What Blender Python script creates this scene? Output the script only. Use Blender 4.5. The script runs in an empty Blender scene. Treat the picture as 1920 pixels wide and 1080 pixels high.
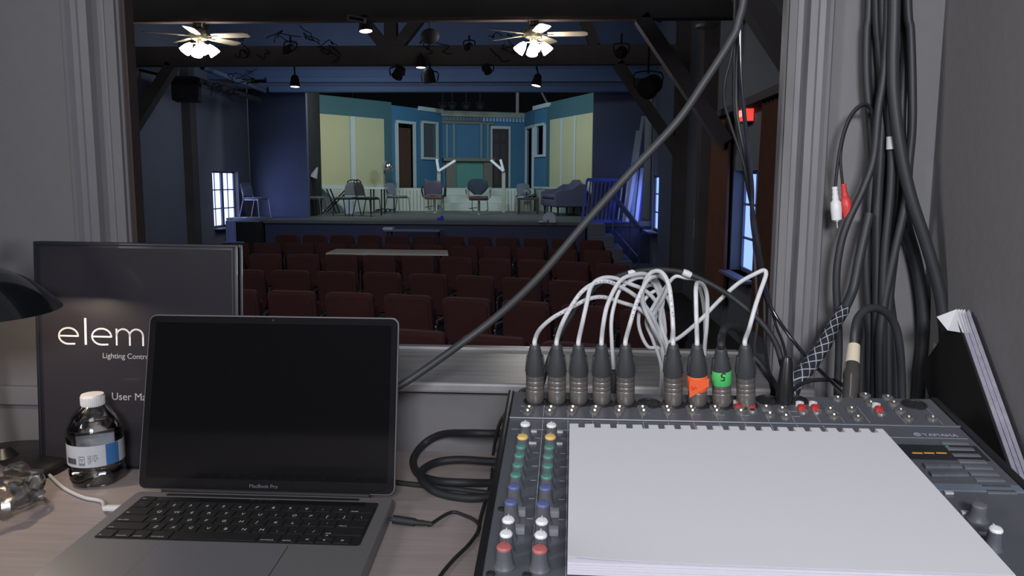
import bpy, bmesh, math, random
from mathutils import Vector, Matrix, Quaternion
random.seed(7)
SC = bpy.context.scene
COL = SC.collection
PI = math.pi

# ---------------------------------------------------------------- camera
FPX = 1500.0
EYE = Vector((0, 0, 1.83))
th = math.atan(200/1500); ps = math.atan(85/1500*math.cos(th)); roll = .005
F_ = Vector((-math.sin(ps)*math.cos(th), math.cos(ps)*math.cos(th), -math.sin(th)))
R0 = Vector((math.cos(ps), math.sin(ps), 0)); U0 = R0.cross(F_)
R_ = R0*math.cos(roll)+U0*math.sin(roll); U_ = U0*math.cos(roll)-R0*math.sin(roll)
cam = bpy.data.cameras.new('camera'); cam.sensor_width = 36; cam.lens = FPX*36/1920
cam.clip_start = .02; cam.clip_end = 200
cam_o = bpy.data.objects.new('camera', cam); COL.objects.link(cam_o)
m3 = Matrix((R_, U_, -F_)).transposed()
cam_o.matrix_world = Matrix.Translation(EYE) @ m3.to_4x4()
SC.camera = cam_o

def W(px, py, Y):
    """world point seen at a pixel of the 1920x1080 photograph, Y metres ahead"""
    d = F_*FPX+R_*(px-960)+U_*(540-py)
    return EYE+d*(Y/d.y)
def WZ(px, py, z):
    d = F_*FPX+R_*(px-960)+U_*(540-py)
    return EYE+d*((z-EYE.z)/d.z)

# ---------------------------------------------------------------- world, exposure, lights
wd = bpy.data.worlds.new('world'); SC.world = wd; wd.use_nodes = True
wd.node_tree.nodes['Background'].inputs[0].default_value = (.35, .45, .8, 1)
wd.node_tree.nodes['Background'].inputs[1].default_value = .02
SC.view_settings.view_transform = 'Standard'; SC.view_settings.look = 'None'
SC.view_settings.gamma = 1; SC.view_settings.use_curve_mapping = False
SC.view_settings.exposure = 0.0

def light(name, kind, loc, energy, color=(1, 1, 1), size=.1, size_y=None, look=None, spot=None, blend=.3, spread=None):
    l = bpy.data.lights.new(name, kind); l.energy = energy; l.color = color
    if kind == 'AREA':
        l.size = size
        if spread: l.spread = math.radians(spread)
        if size_y: l.shape = 'RECTANGLE'; l.size_y = size_y
    else: l.shadow_soft_size = size
    if spot: l.spot_size = math.radians(spot); l.spot_blend = blend
    o = bpy.data.objects.new(name, l); COL.objects.link(o); o.location = loc
    if look is not None:
        o.rotation_euler = (Vector(look)-Vector(loc)).to_track_quat('-Z', 'Y').to_euler()
    return o
# booth ceiling lamp, behind and above the camera
light('booth_ceiling_lamp', 'AREA', (.12, -1.2, 2.4), 16.5, (.95, .96, 1), .5, .3, (.36, 1.0, 1.65), spread=120)
light('right_wall_fill', 'AREA', (-1.3, -.3, 2.3), 2.6, (1, .97, .95), .3, .3, (.6, .75, 1.95), spread=75)  # unseen fill added to brighten the right-hand booth wall
light('booth_ceiling_lamp', 'AREA', (-.3, -.2, 3.05), 2, (.93, .95, 1), .6, .3, (-.6, .3, 1.4))
# desk lamp bulb, under its shade
light('desk_lamp_bulb', 'POINT', (-.655, .885, 1.697), 1.0, (1, .80, .60), .012)
# stage work lights behind the proscenium header
light('stage_work_light', 'AREA', (-4.6, 18.6, 4.15), 62, (.9, 1, .92), 1.2, .3, (-5.2, 22.5, 1.9))
light('stage_work_light', 'AREA', (-1.2, 18.6, 4.15), 62, (.85, .97, 1), 1.2, .3, (-.6, 22.5, 1.9))
light('stage_back_light', 'AREA', (-2.4, 20.6, 4.6), 42, (.42, .68, 1), 1.0, .3, (-2.2, 25.6, 3.2))
# bluish daylight spilling from the windows onto stage ends
light('window_daylight', 'AREA', (-7.35, 18.2, 1.45), 8, (.25, .36, 1), .9, 1.1, (-5.5, 17.9, 1.0))
light('window_daylight', 'AREA', (1.98, 17.55, 1.4), 7, (.26, .34, 1), .6, 1.1, (.5, 18.0, 1.2))
light('hall_fill', 'AREA', (-2.7, 2.4, 4.3), 100, (.9, .93, 1), 4.0, .8, (-2.7, 11, 1.2))  # broad fill added to lift the darks of the hall, no visible fixture
light('header_fill', 'AREA', (-2.2, 13.85, 4.1), 34, (.66, .8, 1), 3.4, .3, (-2.2, 18.5, 3.0))  # added fill so the gable, header and navy panels come up brighter
light('left_wall_fill', 'AREA', (-4.2, 14.6, 3.6), 26, (.72, .82, 1), .6, .4, (-7.6, 18.6, 2.4))  # no fixture here, fill added for the dim left wall

# ---------------------------------------------------------------- materials
MATS = {}
def M(name, col, rough=.6, metal=0, emit=None, es=0, var=.08, scale=8, bump=0, spec=.5, alpha=1, trans=0, ior=1.45, coat=0):
    if name in MATS: return MATS[name]
    m = bpy.data.materials.new(name); m.use_nodes = True
    nt = m.node_tree; b = nt.nodes['Principled BSDF']
    b.inputs['Roughness'].default_value = rough; b.inputs['Metallic'].default_value = metal
    b.inputs['Specular IOR Level'].default_value = spec; b.inputs['IOR'].default_value = ior
    b.inputs['Alpha'].default_value = alpha; b.inputs['Transmission Weight'].default_value = trans
    b.inputs['Coat Weight'].default_value = coat
    c = (*col, 1)
    if var > 0 and not trans:
        tc = nt.nodes.new('ShaderNodeTexCoord'); n = nt.nodes.new('ShaderNodeTexNoise')
        n.inputs['Scale'].default_value = scale; n.inputs['Detail'].default_value = 5
        r = nt.nodes.new('ShaderNodeMix'); r.data_type = 'RGBA'
        r.inputs[6].default_value = tuple(x*(1-var) for x in col)+(1,)
        r.inputs[7].default_value = tuple(min(1, x*(1+var)) for x in col)+(1,)
        nt.links.new(tc.outputs['Object'], n.inputs['Vector'])
        nt.links.new(n.outputs['Fac'], r.inputs[0]); nt.links.new(r.outputs[2], b.inputs['Base Color'])
        if bump:
            bp = nt.nodes.new('ShaderNodeBump'); bp.inputs['Strength'].default_value = bump; bp.inputs['Distance'].default_value = .002
            nt.links.new(n.outputs['Fac'], bp.inputs['Height']); nt.links.new(bp.outputs['Normal'], b.inputs['Normal'])
    else: b.inputs['Base Color'].default_value = c
    if emit:
        b.inputs['Emission Color'].default_value = (*emit, 1); b.inputs['Emission Strength'].default_value = es
    MATS[name] = m; return m

def clear_film(name, tint, gloss=.25, rough=.05):
    """thin clear plastic: see-through with a fresnel gloss"""
    m = bpy.data.materials.new(name); m.use_nodes = True; nt = m.node_tree
    for n in list(nt.nodes):
        if n.type == 'BSDF_PRINCIPLED': nt.nodes.remove(n)
    t = nt.nodes.new('ShaderNodeBsdfTransparent'); t.inputs[0].default_value = (*tint, 1)
    g = nt.nodes.new('ShaderNodeBsdfGlossy'); g.inputs['Roughness'].default_value = rough
    f = nt.nodes.new('ShaderNodeFresnel'); f.inputs[0].default_value = 1.5
    a = nt.nodes.new('ShaderNodeMath'); a.operation = 'MULTIPLY_ADD'; a.inputs[1].default_value = 1.2; a.inputs[2].default_value = gloss*.2
    mx = nt.nodes.new('ShaderNodeMixShader'); out = nt.nodes['Material Output']
    nt.links.new(f.outputs[0], a.inputs[0]); nt.links.new(a.outputs[0], mx.inputs[0])
    nt.links.new(t.outputs[0], mx.inputs[1]); nt.links.new(g.outputs[0], mx.inputs[2]); nt.links.new(mx.outputs[0], out.inputs[0])
    MATS[name] = m; return m

def planks_mat(name, c1, c2, scale=1, rough=.5, stretch=(1, 14, 1)):
    m = bpy.data.materials.new(name); m.use_nodes = True; nt = m.node_tree; b = nt.nodes['Principled BSDF']
    tc = nt.nodes.new('ShaderNodeTexCoord'); mp = nt.nodes.new('ShaderNodeMapping'); mp.inputs['Scale'].default_value = stretch
    n = nt.nodes.new('ShaderNodeTexNoise'); n.inputs['Scale'].default_value = scale; n.inputs['Detail'].default_value = 8; n.inputs['Roughness'].default_value = .65
    r = nt.nodes.new('ShaderNodeValToRGB'); r.color_ramp.elements[0].position = .3; r.color_ramp.elements[1].position = .7
    r.color_ramp.elements[0].color = (*c1, 1); r.color_ramp.elements[1].color = (*c2, 1)
    bp = nt.nodes.new('ShaderNodeBump'); bp.inputs['Strength'].default_value = .08; bp.inputs['Distance'].default_value = .001
    nt.links.new(tc.outputs['Object'], mp.inputs[0]); nt.links.new(mp.outputs[0], n.inputs['Vector'])
    nt.links.new(n.outputs['Fac'], r.inputs[0]); nt.links.new(r.outputs[0], b.inputs['Base Color'])
    nt.links.new(n.outputs['Fac'], bp.inputs['Height']); nt.links.new(bp.outputs[0], b.inputs['Normal'])
    b.inputs['Roughness'].default_value = rough; MATS[name] = m; return m

def net_mat(name):
    """black sleeve under a white criss-cross net, laid out along the tube by UV"""
    m = bpy.data.materials.new(name); m.use_nodes = True; nt = m.node_tree; b = nt.nodes['Principled BSDF']
    uv = nt.nodes.new('ShaderNodeUVMap'); uv.uv_map = 'uv'
    sx = nt.nodes.new('ShaderNodeSeparateXYZ'); nt.links.new(uv.outputs[0], sx.inputs[0])
    outs = []
    for sgn in (1, -1):
        a = nt.nodes.new('ShaderNodeMath'); a.operation = 'MULTIPLY_ADD'; a.inputs[1].default_value = 5.0*sgn
        mu = nt.nodes.new('ShaderNodeMath'); mu.operation = 'MULTIPLY'; mu.inputs[1].default_value = 62
        nt.links.new(sx.outputs[1], mu.inputs[0]); nt.links.new(sx.outputs[0], a.inputs[0]); nt.links.new(mu.outputs[0], a.inputs[2])
        fr = nt.nodes.new('ShaderNodeMath'); fr.operation = 'FRACT'; nt.links.new(a.outputs[0], fr.inputs[0])
        lt = nt.nodes.new('ShaderNodeMath'); lt.operation = 'LESS_THAN'; lt.inputs[1].default_value = .13; nt.links.new(fr.outputs[0], lt.inputs[0]); outs.append(lt)
    mxm = nt.nodes.new('ShaderNodeMath'); mxm.operation = 'MAXIMUM'; nt.links.new(outs[0].outputs[0], mxm.inputs[0]); nt.links.new(outs[1].outputs[0], mxm.inputs[1])
    r = nt.nodes.new('ShaderNodeMix'); r.data_type = 'RGBA'; r.inputs[6].default_value = (.018, .021, .03, 1); r.inputs[7].default_value = (.42, .44, .5, 1)
    nt.links.new(mxm.outputs[0], r.inputs[0]); nt.links.new(r.outputs[2], b.inputs['Base Color']); b.inputs['Roughness'].default_value = .7
    MATS[name] = m; return m

# ---------------------------------------------------------------- mesh helpers
class MB:
    """collects shapes (world or local coordinates) for ONE mesh object"""
    def __init__(s): s.bm = bmesh.new(); s.mi = 0; s.uv = None
    def face(s, vs):
        try:
            f = s.bm.faces.new(vs); f.material_index = s.mi; return f
        except ValueError: return None
    def box(s, c, d, rot=None, bev=0):
        c = Vector(c); hx, hy, hz = d[0]/2, d[1]/2, d[2]/2
        P = [Vector((x, y, z)) for x in (-hx, hx) for y in (-hy, hy) for z in (-hz, hz)]
        if rot is not None: P = [rot @ p for p in P]
        return s.hexa([c+p for p in P], bev)
    def hexa(s, P, bev=0):
        v = [s.bm.verts.new(p) for p in P]
        fs = [s.face([v[i] for i in q]) for q in ((0, 1, 3, 2), (4, 6, 7, 5), (0, 4, 5, 1), (2, 3, 7, 6), (0, 2, 6, 4), (1, 5, 7, 3))]
        if bev:
            es = list({e for f in fs for e in f.edges})
            r = bmesh.ops.bevel(s.bm, geom=es, offset=bev, segments=2, profile=.5, affect='EDGES')
            for f in r['faces']: f.material_index = s.mi
        return s
    def bb(s, x0, x1, y0, y1, z0, z1, bev=0):
        return s.box(((x0+x1)/2, (y0+y1)/2, (z0+z1)/2), (abs(x1-x0), abs(y1-y0), abs(z1-z0)), None, bev)
    def bar(s, a, b, w, h, up=(0, 0, 1), bev=0):
        a, b = Vector(a), Vector(b); d = b-a; L = d.length; z = d.normalized(); up = Vector(up)
        x = up.cross(z)
        if x.length < 1e-4: x = Vector((1, 0, 0)).cross(z)
        x.normalize(); y = z.cross(x)
        return s.box((a+b)/2, (w, h, L), Matrix((x, y, z)).transposed(), bev)
    def ring(s, c, x, y, r, n, ry=None):
        ry = r if ry is None else ry
        return [s.bm.verts.new(c+x*(r*math.cos(2*PI*i/n))+y*(ry*math.sin(2*PI*i/n))) for i in range(n)]
    def loft(s, rings, cap=True, closed=False):
        n = len(rings[0])
        for a, b in zip(rings, rings[1:]):
            for i in range(n): s.face([a[i], a[(i+1) % n], b[(i+1) % n], b[i]])
        if cap:
            s.face(list(reversed(rings[0]))); s.face(rings[-1])
        return s
    def lathe(s, prof, c=(0, 0, 0), axis=(0, 0, 1), n=24, cap=True, xd=None):
        """prof: (radius, height) pairs along the axis"""
        c = Vector(c); z = Vector(axis).normalized()
        x = Vector(xd) if xd else (Vector((1, 0, 0)) if abs(z.x) < .9 else Vector((0, 1, 0)))
        x = (x-z*x.dot(z)).normalized(); y = z.cross(x)
        rs = [s.ring(c+z*h, x, y, max(r, 1e-5), n) for r, h in prof]
        return s.loft(rs, cap)
    def cyl(s, a, b, r, r2=None, n=16):
        a, b = Vector(a), Vector(b); return s.lathe([(r, 0), (r if r2 is None else r2, (b-a).length)], a, b-a, n)
    def sphere(s, c, r, n=16, sc=(1, 1, 1), rot=None):
        c = Vector(c); rs = []
        for j in range(1, n//2):
            t = PI*j/(n//2)
            ring = []
            for i in range(n):
                p = Vector((r*sc[0]*math.sin(t)*math.cos(2*PI*i/n), r*sc[1]*math.sin(t)*math.sin(2*PI*i/n), -r*sc[2]*math.cos(t)))
                if rot is not None: p = rot @ p
                ring.append(s.bm.verts.new(c+p))
            rs.append(ring)
        a = Vector((0, 0, -r*sc[2])); b = -a
        if rot is not None: a = rot @ a; b = rot @ b
        va, vb = s.bm.verts.new(c+a), s.bm.verts.new(c+b)
        s.loft(rs, False)
        for i in range(n):
            s.face([va, rs[0][(i+1) % n], rs[0][i]]); s.face([vb, rs[-1][i], rs[-1][(i+1) % n]])
        return s
    def tube(s, pts, r, n=8, smooth=6, radii=None, uv=False, flat=1):
        P = spline([Vector(p) for p in pts], smooth) if smooth > 1 else [Vector(p) for p in pts]
        m = len(P); rs = []; up = None; L = 0; Ls = []
        for i in range(m):
            t = (P[min(i+1, m-1)]-P[max(i-1, 0)]).normalized()
            if up is None:
                up = Vector((0, 0, 1)) if abs(t.z) < .9 else Vector((1, 0, 0))
            up = (up-t*up.dot(t)).normalized(); sd = t.cross(up)
            rr = r if radii is None else radii[0]+(radii[1]-radii[0])*i/(m-1)
            rs.append(s.ring(P[i], sd, up, rr, n, rr*flat))
            if i: L += (P[i]-P[i-1]).length
            Ls.append(L)
        if uv:
            lay = s.bm.loops.layers.uv.get('uv') or s.bm.loops.layers.uv.new('uv')
            for k in range(m-1):
                for i in range(n):
                    f = s.face([rs[k][i], rs[k][(i+1) % n], rs[k+1][(i+1) % n], rs[k+1][i]])
                    for lp, (u, v) in zip(f.loops, ((i, k), (i+1, k), (i+1, k+1), (i, k+1))): lp[lay].uv = (u/n, Ls[v])
            return s
        return s.loft(rs)
    def prism(s, poly, a, b=None):
        """poly: list of 3-D points, extruded by vector a"""
        p0 = [s.bm.verts.new(Vector(p)) for p in poly]; p1 = [s.bm.verts.new(Vector(p)+Vector(a)) for p in poly]
        return s.loft([p0, p1])
    def add(s, me, mat):
        """merge a mesh datablock placed by a 4x4 matrix"""
        n0 = len(s.bm.verts); f0 = len(s.bm.faces); s.bm.from_mesh(me); s.bm.verts.ensure_lookup_table(); s.bm.faces.ensure_lookup_table()
        for v in s.bm.verts[n0:]: v.co = mat @ v.co
        for f in s.bm.faces[f0:]: f.material_index = s.mi
        return s
    def build(s, name, mats, parent=None, smooth=True, label=None, cat=None, group=None, kind=None, loc=None):
        off = Vector((0, 0, 0)); p = parent
        while p is not None: off += p.location; p = p.parent
        bmesh.ops.recalc_face_normals(s.bm, faces=s.bm.faces[:])
        if parent is None and loc is not None: off = Vector(loc)
        for v in s.bm.verts: v.co -= off
        for e in s.bm.edges:
            if len(e.link_faces) == 2 and e.calc_face_angle(0) > .65: e.smooth = False
        for f in s.bm.faces: f.smooth = smooth
        me = bpy.data.meshes.new(name); s.bm.to_mesh(me); s.bm.free()
        if not isinstance(mats, (list, tuple)): mats = [mats]
        for m in mats: me.materials.append(m)
        o = bpy.data.objects.new(name, me); COL.objects.link(o); o.parent = parent
        if parent is None and loc is not None: o.location = loc
        tag(o, label, cat, group, kind); return o

def spline(P, k):
    if len(P) < 3: return P
    out = []
    for i in range(len(P)-1):
        p0 = P[i-1] if i else P[0]*2-P[1]; p1, p2 = P[i], P[i+1]; p3 = P[i+2] if i+2 < len(P) else P[-1]*2-P[-2]
        for j in range(k):
            t = j/k
            out.append(.5*((2*p1)+(-p0+p2)*t+(2*p0-5*p1+4*p2-p3)*t*t+(-p0+3*p1-3*p2+p3)*t**3))
    out.append(P[-1]); return out

def tag(o, label=None, cat=None, group=None, kind=None):
    if label: o['label'] = label
    if cat: o['category'] = cat
    if group: o['group'] = group
    if kind: o['kind'] = kind
def thing(name, loc, label, cat, group=None):
    o = bpy.data.objects.new(name, None); COL.objects.link(o); o.location = loc; o.empty_display_size = .05
    tag(o, label, cat, group); return o
def copy_tree(o, parent=None):
    c = o.copy(); COL.objects.link(c); c.parent = parent
    for ch in [x for x in o.children]: copy_tree(ch, c)
    return c
def dup(o, loc, rz=0, label=None, group=None):
    c = copy_tree(o); c.location = loc; c.rotation_euler = (0, 0, rz)
    if label: c['label'] = label
    if group: c['group'] = group
    return c
def struct(name, mb, mats, smooth=False): return mb.build(name, mats, None, smooth, kind='structure')

TXT = {}
def text_me(s, size, ext=.0001, align='LEFT', squeeze=1):
    key = (s, size, ext, align, squeeze)
    if key in TXT: return TXT[key]
    cu = bpy.data.curves.new('txt', 'FONT'); cu.body = s; cu.size = size; cu.extrude = ext; cu.align_x = align
    o = bpy.data.objects.new('txt', cu); COL.objects.link(o)
    dg = bpy.context.evaluated_depsgraph_get(); dg.update()
    me = bpy.data.meshes.new_from_object(o.evaluated_get(dg)); bpy.data.objects.remove(o); bpy.data.curves.remove(cu)
    TXT[key] = me; return me
def frame(o, x, y):
    x = Vector(x).normalized(); y = Vector(y); y = (y-x*y.dot(x)).normalized(); z = x.cross(y)
    return Matrix.Translation(Vector(o)) @ Matrix((x, y, z)).transposed().to_4x4()
def ordinal(i): return ['', 'first', 'second', 'third', 'fourth', 'fifth', 'sixth', 'seventh', 'eighth', 'ninth', 'tenth', 'eleventh', 'twelfth', 'thirteenth', 'fourteenth', 'fifteenth', 'sixteenth'][i]
# ================================================================ THE BOOTH
wallp = M('booth_wall_paint', (.185, .18, .19), .75, var=.05, scale=60, bump=.25)
trimp = M('booth_trim_paint', (.20, .195, .215), .38, var=.06, scale=25, bump=.15)
wornp = planks_mat('worn_sill_paint', (.24, .235, .25), (.42, .41, .42), 6, .35, (1, 9, 1))
deskm = planks_mat('desk_laminate', (.31, .265, .26), (.39, .335, .33), 9, .42, (.8, 18, 1))
darkw = M('dark_wall_paint', (.03, .032, .04), .8, var=.1)
black = M('black_plastic', (.012, .012, .014), .35)
blackr = M('black_rubber', (.018, .019, .022), .6)
greyc = M('grey_cable_rubber', (.05, .052, .058), .5)
whitec = M('white_cable_rubber', (.62, .63, .66), .4)
chrome = M('chrome', (.75, .75, .76), .18, 1)
DZ = 1.447
XL, XR = -.612, .300
mb = MB()
mb.bb(-7.7, XL-.002, 1.11, 1.135, 0, 6); mb.bb(XR+.002, 2.2, 1.11, 1.135, 0, 6)
mb.bb(XL-.002, XR+.002, 1.11, 1.135, 0, 1.535); mb.bb(XL-.002, XR+.002, 1.11, 1.135, 2.32, 6)
struct('wall_front', mb, wallp)
mb = MB(); mb.bb(.50, .56, -1.5, 1.11, .7, 3.1); struct('wall_right', mb, wallp)
mb = MB(); mb.bb(-1.76, -1.7, -1.5, 1.11, .7, 3.1); struct('wall_left', mb, wallp)
mb = MB(); mb.bb(-1.76, .56, -1.56, -1.5, .7, 3.1); struct('wall_back', mb, wallp)
mb = MB(); mb.bb(-1.76, .56, -1.56, 1.11, .62, .7); struct('floor', mb, M('booth_carpet', (.05, .05, .055), .9))
mb = MB(); mb.bb(-1.76, .56, -1.56, 1.11, 3.1, 3.16); struct('ceiling', mb, M('booth_ceiling_paint', (.5, .5, .5), .8))
def casing(x0, x1, n):
    s = 1 if x1 > x0 else -1; w = abs(x1-x0)
    prof = [(0, 1.112), (0, 1.100), (.06, 1.094), (.14, 1.093), (.2, 1.100), (.34, 1.1005), (.38, 1.091), (.44, 1.0885), (.60, 1.0885), (.62, 1.100), (.66, 1.108), (.78, 1.108), (.80, 1.114), (.84, 1.116), (.97, 1.116), (1, 1.119), (1, 1.138), (.9, 1.138), (.9, 1.112)]
    mb = MB(); mb.prism([(x0+s*w*a, y, 1.55) for a, y in prof], (0, 0, .78))
    return struct('trim_%d' % n, mb, trimp)
casing(-.684, XL, 1); casing(.357, XR, 2)
mb = MB(); mb.bb(-.69, .36, 1.088, 1.17, 2.30, 2.36); struct('trim_3', mb, trimp)
# brown inner stops of the opening
brown = M('brown_stop_paint', (.05, .036, .034), .5)
mb = MB(); mb.bb(XL-.006, XL+.007, 1.122, 1.145, 1.55, 2.3); struct('trim_4', mb, brown)
# sill ledge
mb = MB(); mb.bb(XL-.06, XR+.055, 1.082, 1.318, 1.536, 1.551, .004); mb.bb(XL, XR, 1.30, 1.318, 1.551, 1.556, .001)
struct('trim_5', mb, wornp)
mb = MB(); mb.bb(-1.7, -.684, 1.100, 1.111, 1.50, 1.528, .002); struct('trim_6', mb, trimp)

# desk
t = thing('desk', (-.6, .7, .7), 'long grey-brown wood-grain desk under the booth window', 'desk')
mb = MB(); mb.bb(-1.68, .49, .2, 1.098, DZ-.03, DZ, .003); mb.build('desk_top', deskm, t, False)
for x in (-1.6, -.6, .42):
    mb = MB(); mb.bb(x-.015, x+.015, .3, 1.05, .7, DZ-.03); mb.build('leg_panel', deskm, t, False)

# ---------------------------------------------------------------- binder
cover = M('binder_vinyl', (.018, .019, .028), .42, var=.1, scale=3, coat=.08)
sheet = M('binder_cover_sheet', (.03, .028, .036), .3, var=.15, scale=2, coat=.25)
BL = Vector((-.690, .995, DZ)); BT = W(57, 452, 1.0+.012); BR = W(441, 459, 1.0+.012)
t = thing('ring_binder', (-.55, 1.01, DZ), 'large black manual binder standing upright behind the laptop and water bottle', 'binder')
bx = (BR-BT); bw = bx.length; bx.normalize(); bz = (BT-BL); bz = (bz-bx*bz.dot(bx)); bh = bz.length; bz.normalize(); by = bx.cross(bz)*-1
by = -bz.cross(bx) if (-bz.cross(bx)).y > 0 else bz.cross(bx)
def BP(u, v, w): return BL+bx*u+bz*v+by*w
def bbox(mb, u0, u1, v0, v1, w0, w1, bev=0):
    return mb.hexa([BP(u, v, w) for u in (u0, u1) for v in (v0, v1) for w in (w0, w1)], bev)
mb = MB(); bbox(mb, 0, bw, 0, bh, 0, .004, .0015); mb.build('front_cover', cover, t)
mb = MB(); bbox(mb, 0, bw, 0, bh, .0165, .02, .0015); mb.build('back_cover', cover, t)
mb = MB(); bbox(mb, 0, .003, 0, bh, 0, .02, .001); mb.build('spine', cover, t)
mb = MB(); bbox(mb, .012, bw-.02, .008, bh-.02, .0055, .015); mb.build('paper_block', M('binder_pages', (.45, .45, .45), .8), t)
mb = MB(); bbox(mb, .010, bw-.008, .006, bh-.007, -.0008, -.0001); sh = mb.build('cover_sheet', sheet, t)
mb = MB()
for a, b, c, d in ((.004, bw-.003, bh-.004, bh-.0025), (.004, bw-.003, .002, .0035), (.004, .0055, .002, bh-.0025), (bw-.0065, bw-.004, .002, bh-.0025)):
    bbox(mb, a, b, c, d, -.0014, -.0001)
mb.build('welded_seam', cover, t)
white = M('white_print', (.85, .85, .88), .5, var=0)
# large title drawn in thin strokes
mb = MB()
def stroke(pts, w=.0022):
    for (a, b), (c, d) in zip(pts, pts[1:]):
        v = Vector((c-a, d-b)); L = v.length
        if L < 1e-6: continue
        nx, ny = -(d-b)/L*w/2, (c-a)/L*w/2; ex, ey = (c-a)/L*w*.2, (d-b)/L*w*.2
        mb.hexa([BP(u, v2, ww) for ww in (-.0015, -.0009) for (u, v2) in ((a-ex+nx, b-ey+ny), (a-ex-nx, b-ey-ny), (c+ex+nx, d+ey+ny), (c+ex-nx, d+ey-ny))])
def arc(cx, cy, rx, ry, a0, a1, n=18): return [(cx+rx*math.cos(math.radians(a0+(a1-a0)*i/n)), cy+ry*math.sin(math.radians(a0+(a1-a0)*i/n))) for i in range(n+1)]
def puv(px, py):
    d = F_*FPX+R_*(px-960)+U_*(540-py); n = by; k = (BL-EYE).dot(n)/d.dot(n); q = EYE+d*k-BL; return q.dot(bx), q.dot(bz)
u0, v0 = puv(112, 644); u1, v1 = puv(112, 614); u2, _ = puv(148, 644); xh = v1-v0; ew = u2-u0
def glyph_e(u):
    r = xh/2; stroke([(u+.0008, v0+r), (u+ew, v0+r)]+arc(u+ew/2, v0+r, ew/2, r, 0, 300)[1:-2]+[(u+ew*.82, v0+.0004)])
def glyph_m(u, hum=2):
    s = ew*.68; stroke([(u, v0), (u, v1)])
    for k in range(hum): stroke(arc(u+s*(k+.5), v1-s/2, s/2, s/2, 180, 0)+[(u+s*(k+1), v0)])
    return s*hum
glyph_e(u0); ul = puv(161, 600)[0]; stroke([(ul, v0), (ul, puv(161, 597)[1])], .0030)
glyph_e(puv(174, 644)[0]); um = puv(220, 644)[0]; w_ = glyph_m(um); ue = puv(283, 644)[0]
glyph_e(ue); glyph_m(ue+ew+.008, 1); ut = ue+ew+.008+ew*.68+.014; stroke([(ut, v0), (ut, v1+.01)]); stroke([(ut-.006, v1), (ut+.006, v1)])
mb.build('cover_title', white, sh, False)
mb = MB()
a = puv(193, 671); mb.add(text_me('Lighting Control System', .0099), frame(BP(a[0], a[1], -.0012), bx, bz))
a = puv(210, 749); mb.add(text_me('User Manual', .0139), frame(BP(a[0], a[1], -.0012), bx, bz))
mb.build('cover_text', M('grey_print', (.42, .42, .46), .5, var=0), sh, False)

# ---------------------------------------------------------------- desk lamp
enam = M('black_enamel', (.008, .01, .013), .2, coat=1, var=0)
LC = W(-52, 584, .875); LR = 158*.875/1500
t = thing('desk_lamp', (LC.x-.09, 1.0, DZ), 'black enamel dome desk lamp glowing at the left edge of the desk', 'lamp')
ax = Vector((.0, -.03, 1)).normalized()
mb = MB(); pr = []
for i in range(13):
    k_ = 1-i/12; pr.append((max(LR*k_, .012), LR*.60*(1-k_**2.1)))
inn = [(r*.97-.0005 if r > .02 else .01, h-.0022 if h > .002 else 0.0004) for r, h in reversed(pr)]
mb.lathe(pr+inn, LC, ax, 48, False)
mb.build('lamp_shade', enam, t)
mb = MB(); mb.lathe([(.014, 0), (.02, .008), (.018, .03), (.008, .034)], LC+ax*LR*.59, ax, 20); mb.build('socket_cap', enam, t)
mb = MB(); mb.cyl(LC+ax*(LR*.56), LC+ax*.03, .013, .013); mb.build('bulb_socket', M('lamp_socket', (.5, .5, .48), .5), t)
mb = MB(); nk = LC+ax*(LR*.59+.03); mb.tube([nk, nk+Vector((-.03, .02, .03)), nk+Vector((-.08, .06, -.02)), (LC.x-.1, 1.0, DZ+.12), (LC.x-.09, 1.0, DZ+.02)], .006, 10); mb.build('gooseneck', black, t)
mb = MB(); mb.lathe([(.085, 0), (.085, .008), (.078, .014), (.02, .018), (.01, .03)], (LC.x-.06, .985, DZ), (0, 0, 1), 40); mb.build('lamp_base', black, t)

# ---------------------------------------------------------------- laptop
alu = M('space_grey_aluminium', (.24, .24, .255), .42, .5, var=.03)
alud = M('dark_keyboard_well', (.012, .012, .014), .55)
keym = M('key_cap_black', (.016, .016, .018), .45, var=0)
LX0, LX1, LY, LZ = -.4955, -.186, .886, DZ+.0155
WD = LX1-LX0
t = thing('laptop', ((LX0+LX1)/2, LY-.1, DZ), 'open grey laptop with a black screen standing on the desk', 'laptop')
def rrect(x0, x1, y0, y1, r, n=5):
    P = []
    for cx, cy, a in ((x1-r, y1-r, 0), (x0+r, y1-r, 90), (x0+r, y0+r, 180), (x1-r, y0+r, 270)):
        P += [(cx+r*math.cos(math.radians(a+90*i/n)), cy+r*math.sin(math.radians(a+90*i/n))) for i in range(n+1)]
    return P
sk = .0085/.212
def LB(x, y, z): return Vector((x+sk*(LY-y), y, z))
def slab(mb, x0, x1, y0, y1, z0, z1, r, ch=.0015, f=None):
    f = f or LB
    rs = []
    for ins, z in ((ch, z0), (0, z0+ch), (0, z1-ch*.6), (ch*.6, z1)):
        rs.append([mb.bm.verts.new(f(x, y, z)) for x, y in rrect(x0+ins, x1-ins, y0+ins, y1-ins, max(r-ins, .0003))])
    mb.loft(rs); return mb
mb = MB(); slab(mb, LX0, LX1, LY-.212, LY, DZ+.001, LZ, .009, .003)
base = mb.build('base_case', alu, t)
CX = (LX0+LX1)/2
mb = MB(); slab(mb, CX-.067, CX+.067, LY-.2085, LY-.1295, LZ+.0001, LZ+.0004, .004, .0001); mb.build('trackpad', M('trackpad_glass', (.22, .22, .25), .35, .4, var=.02), base)
mb = MB(); slab(mb, CX-.0667-.0008, CX+.0667+.0008, LY-.2091, LY-.1290, LZ+.00002, LZ+.0001, .0045, .00004); mb.build('trackpad_gap', black, base)
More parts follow.
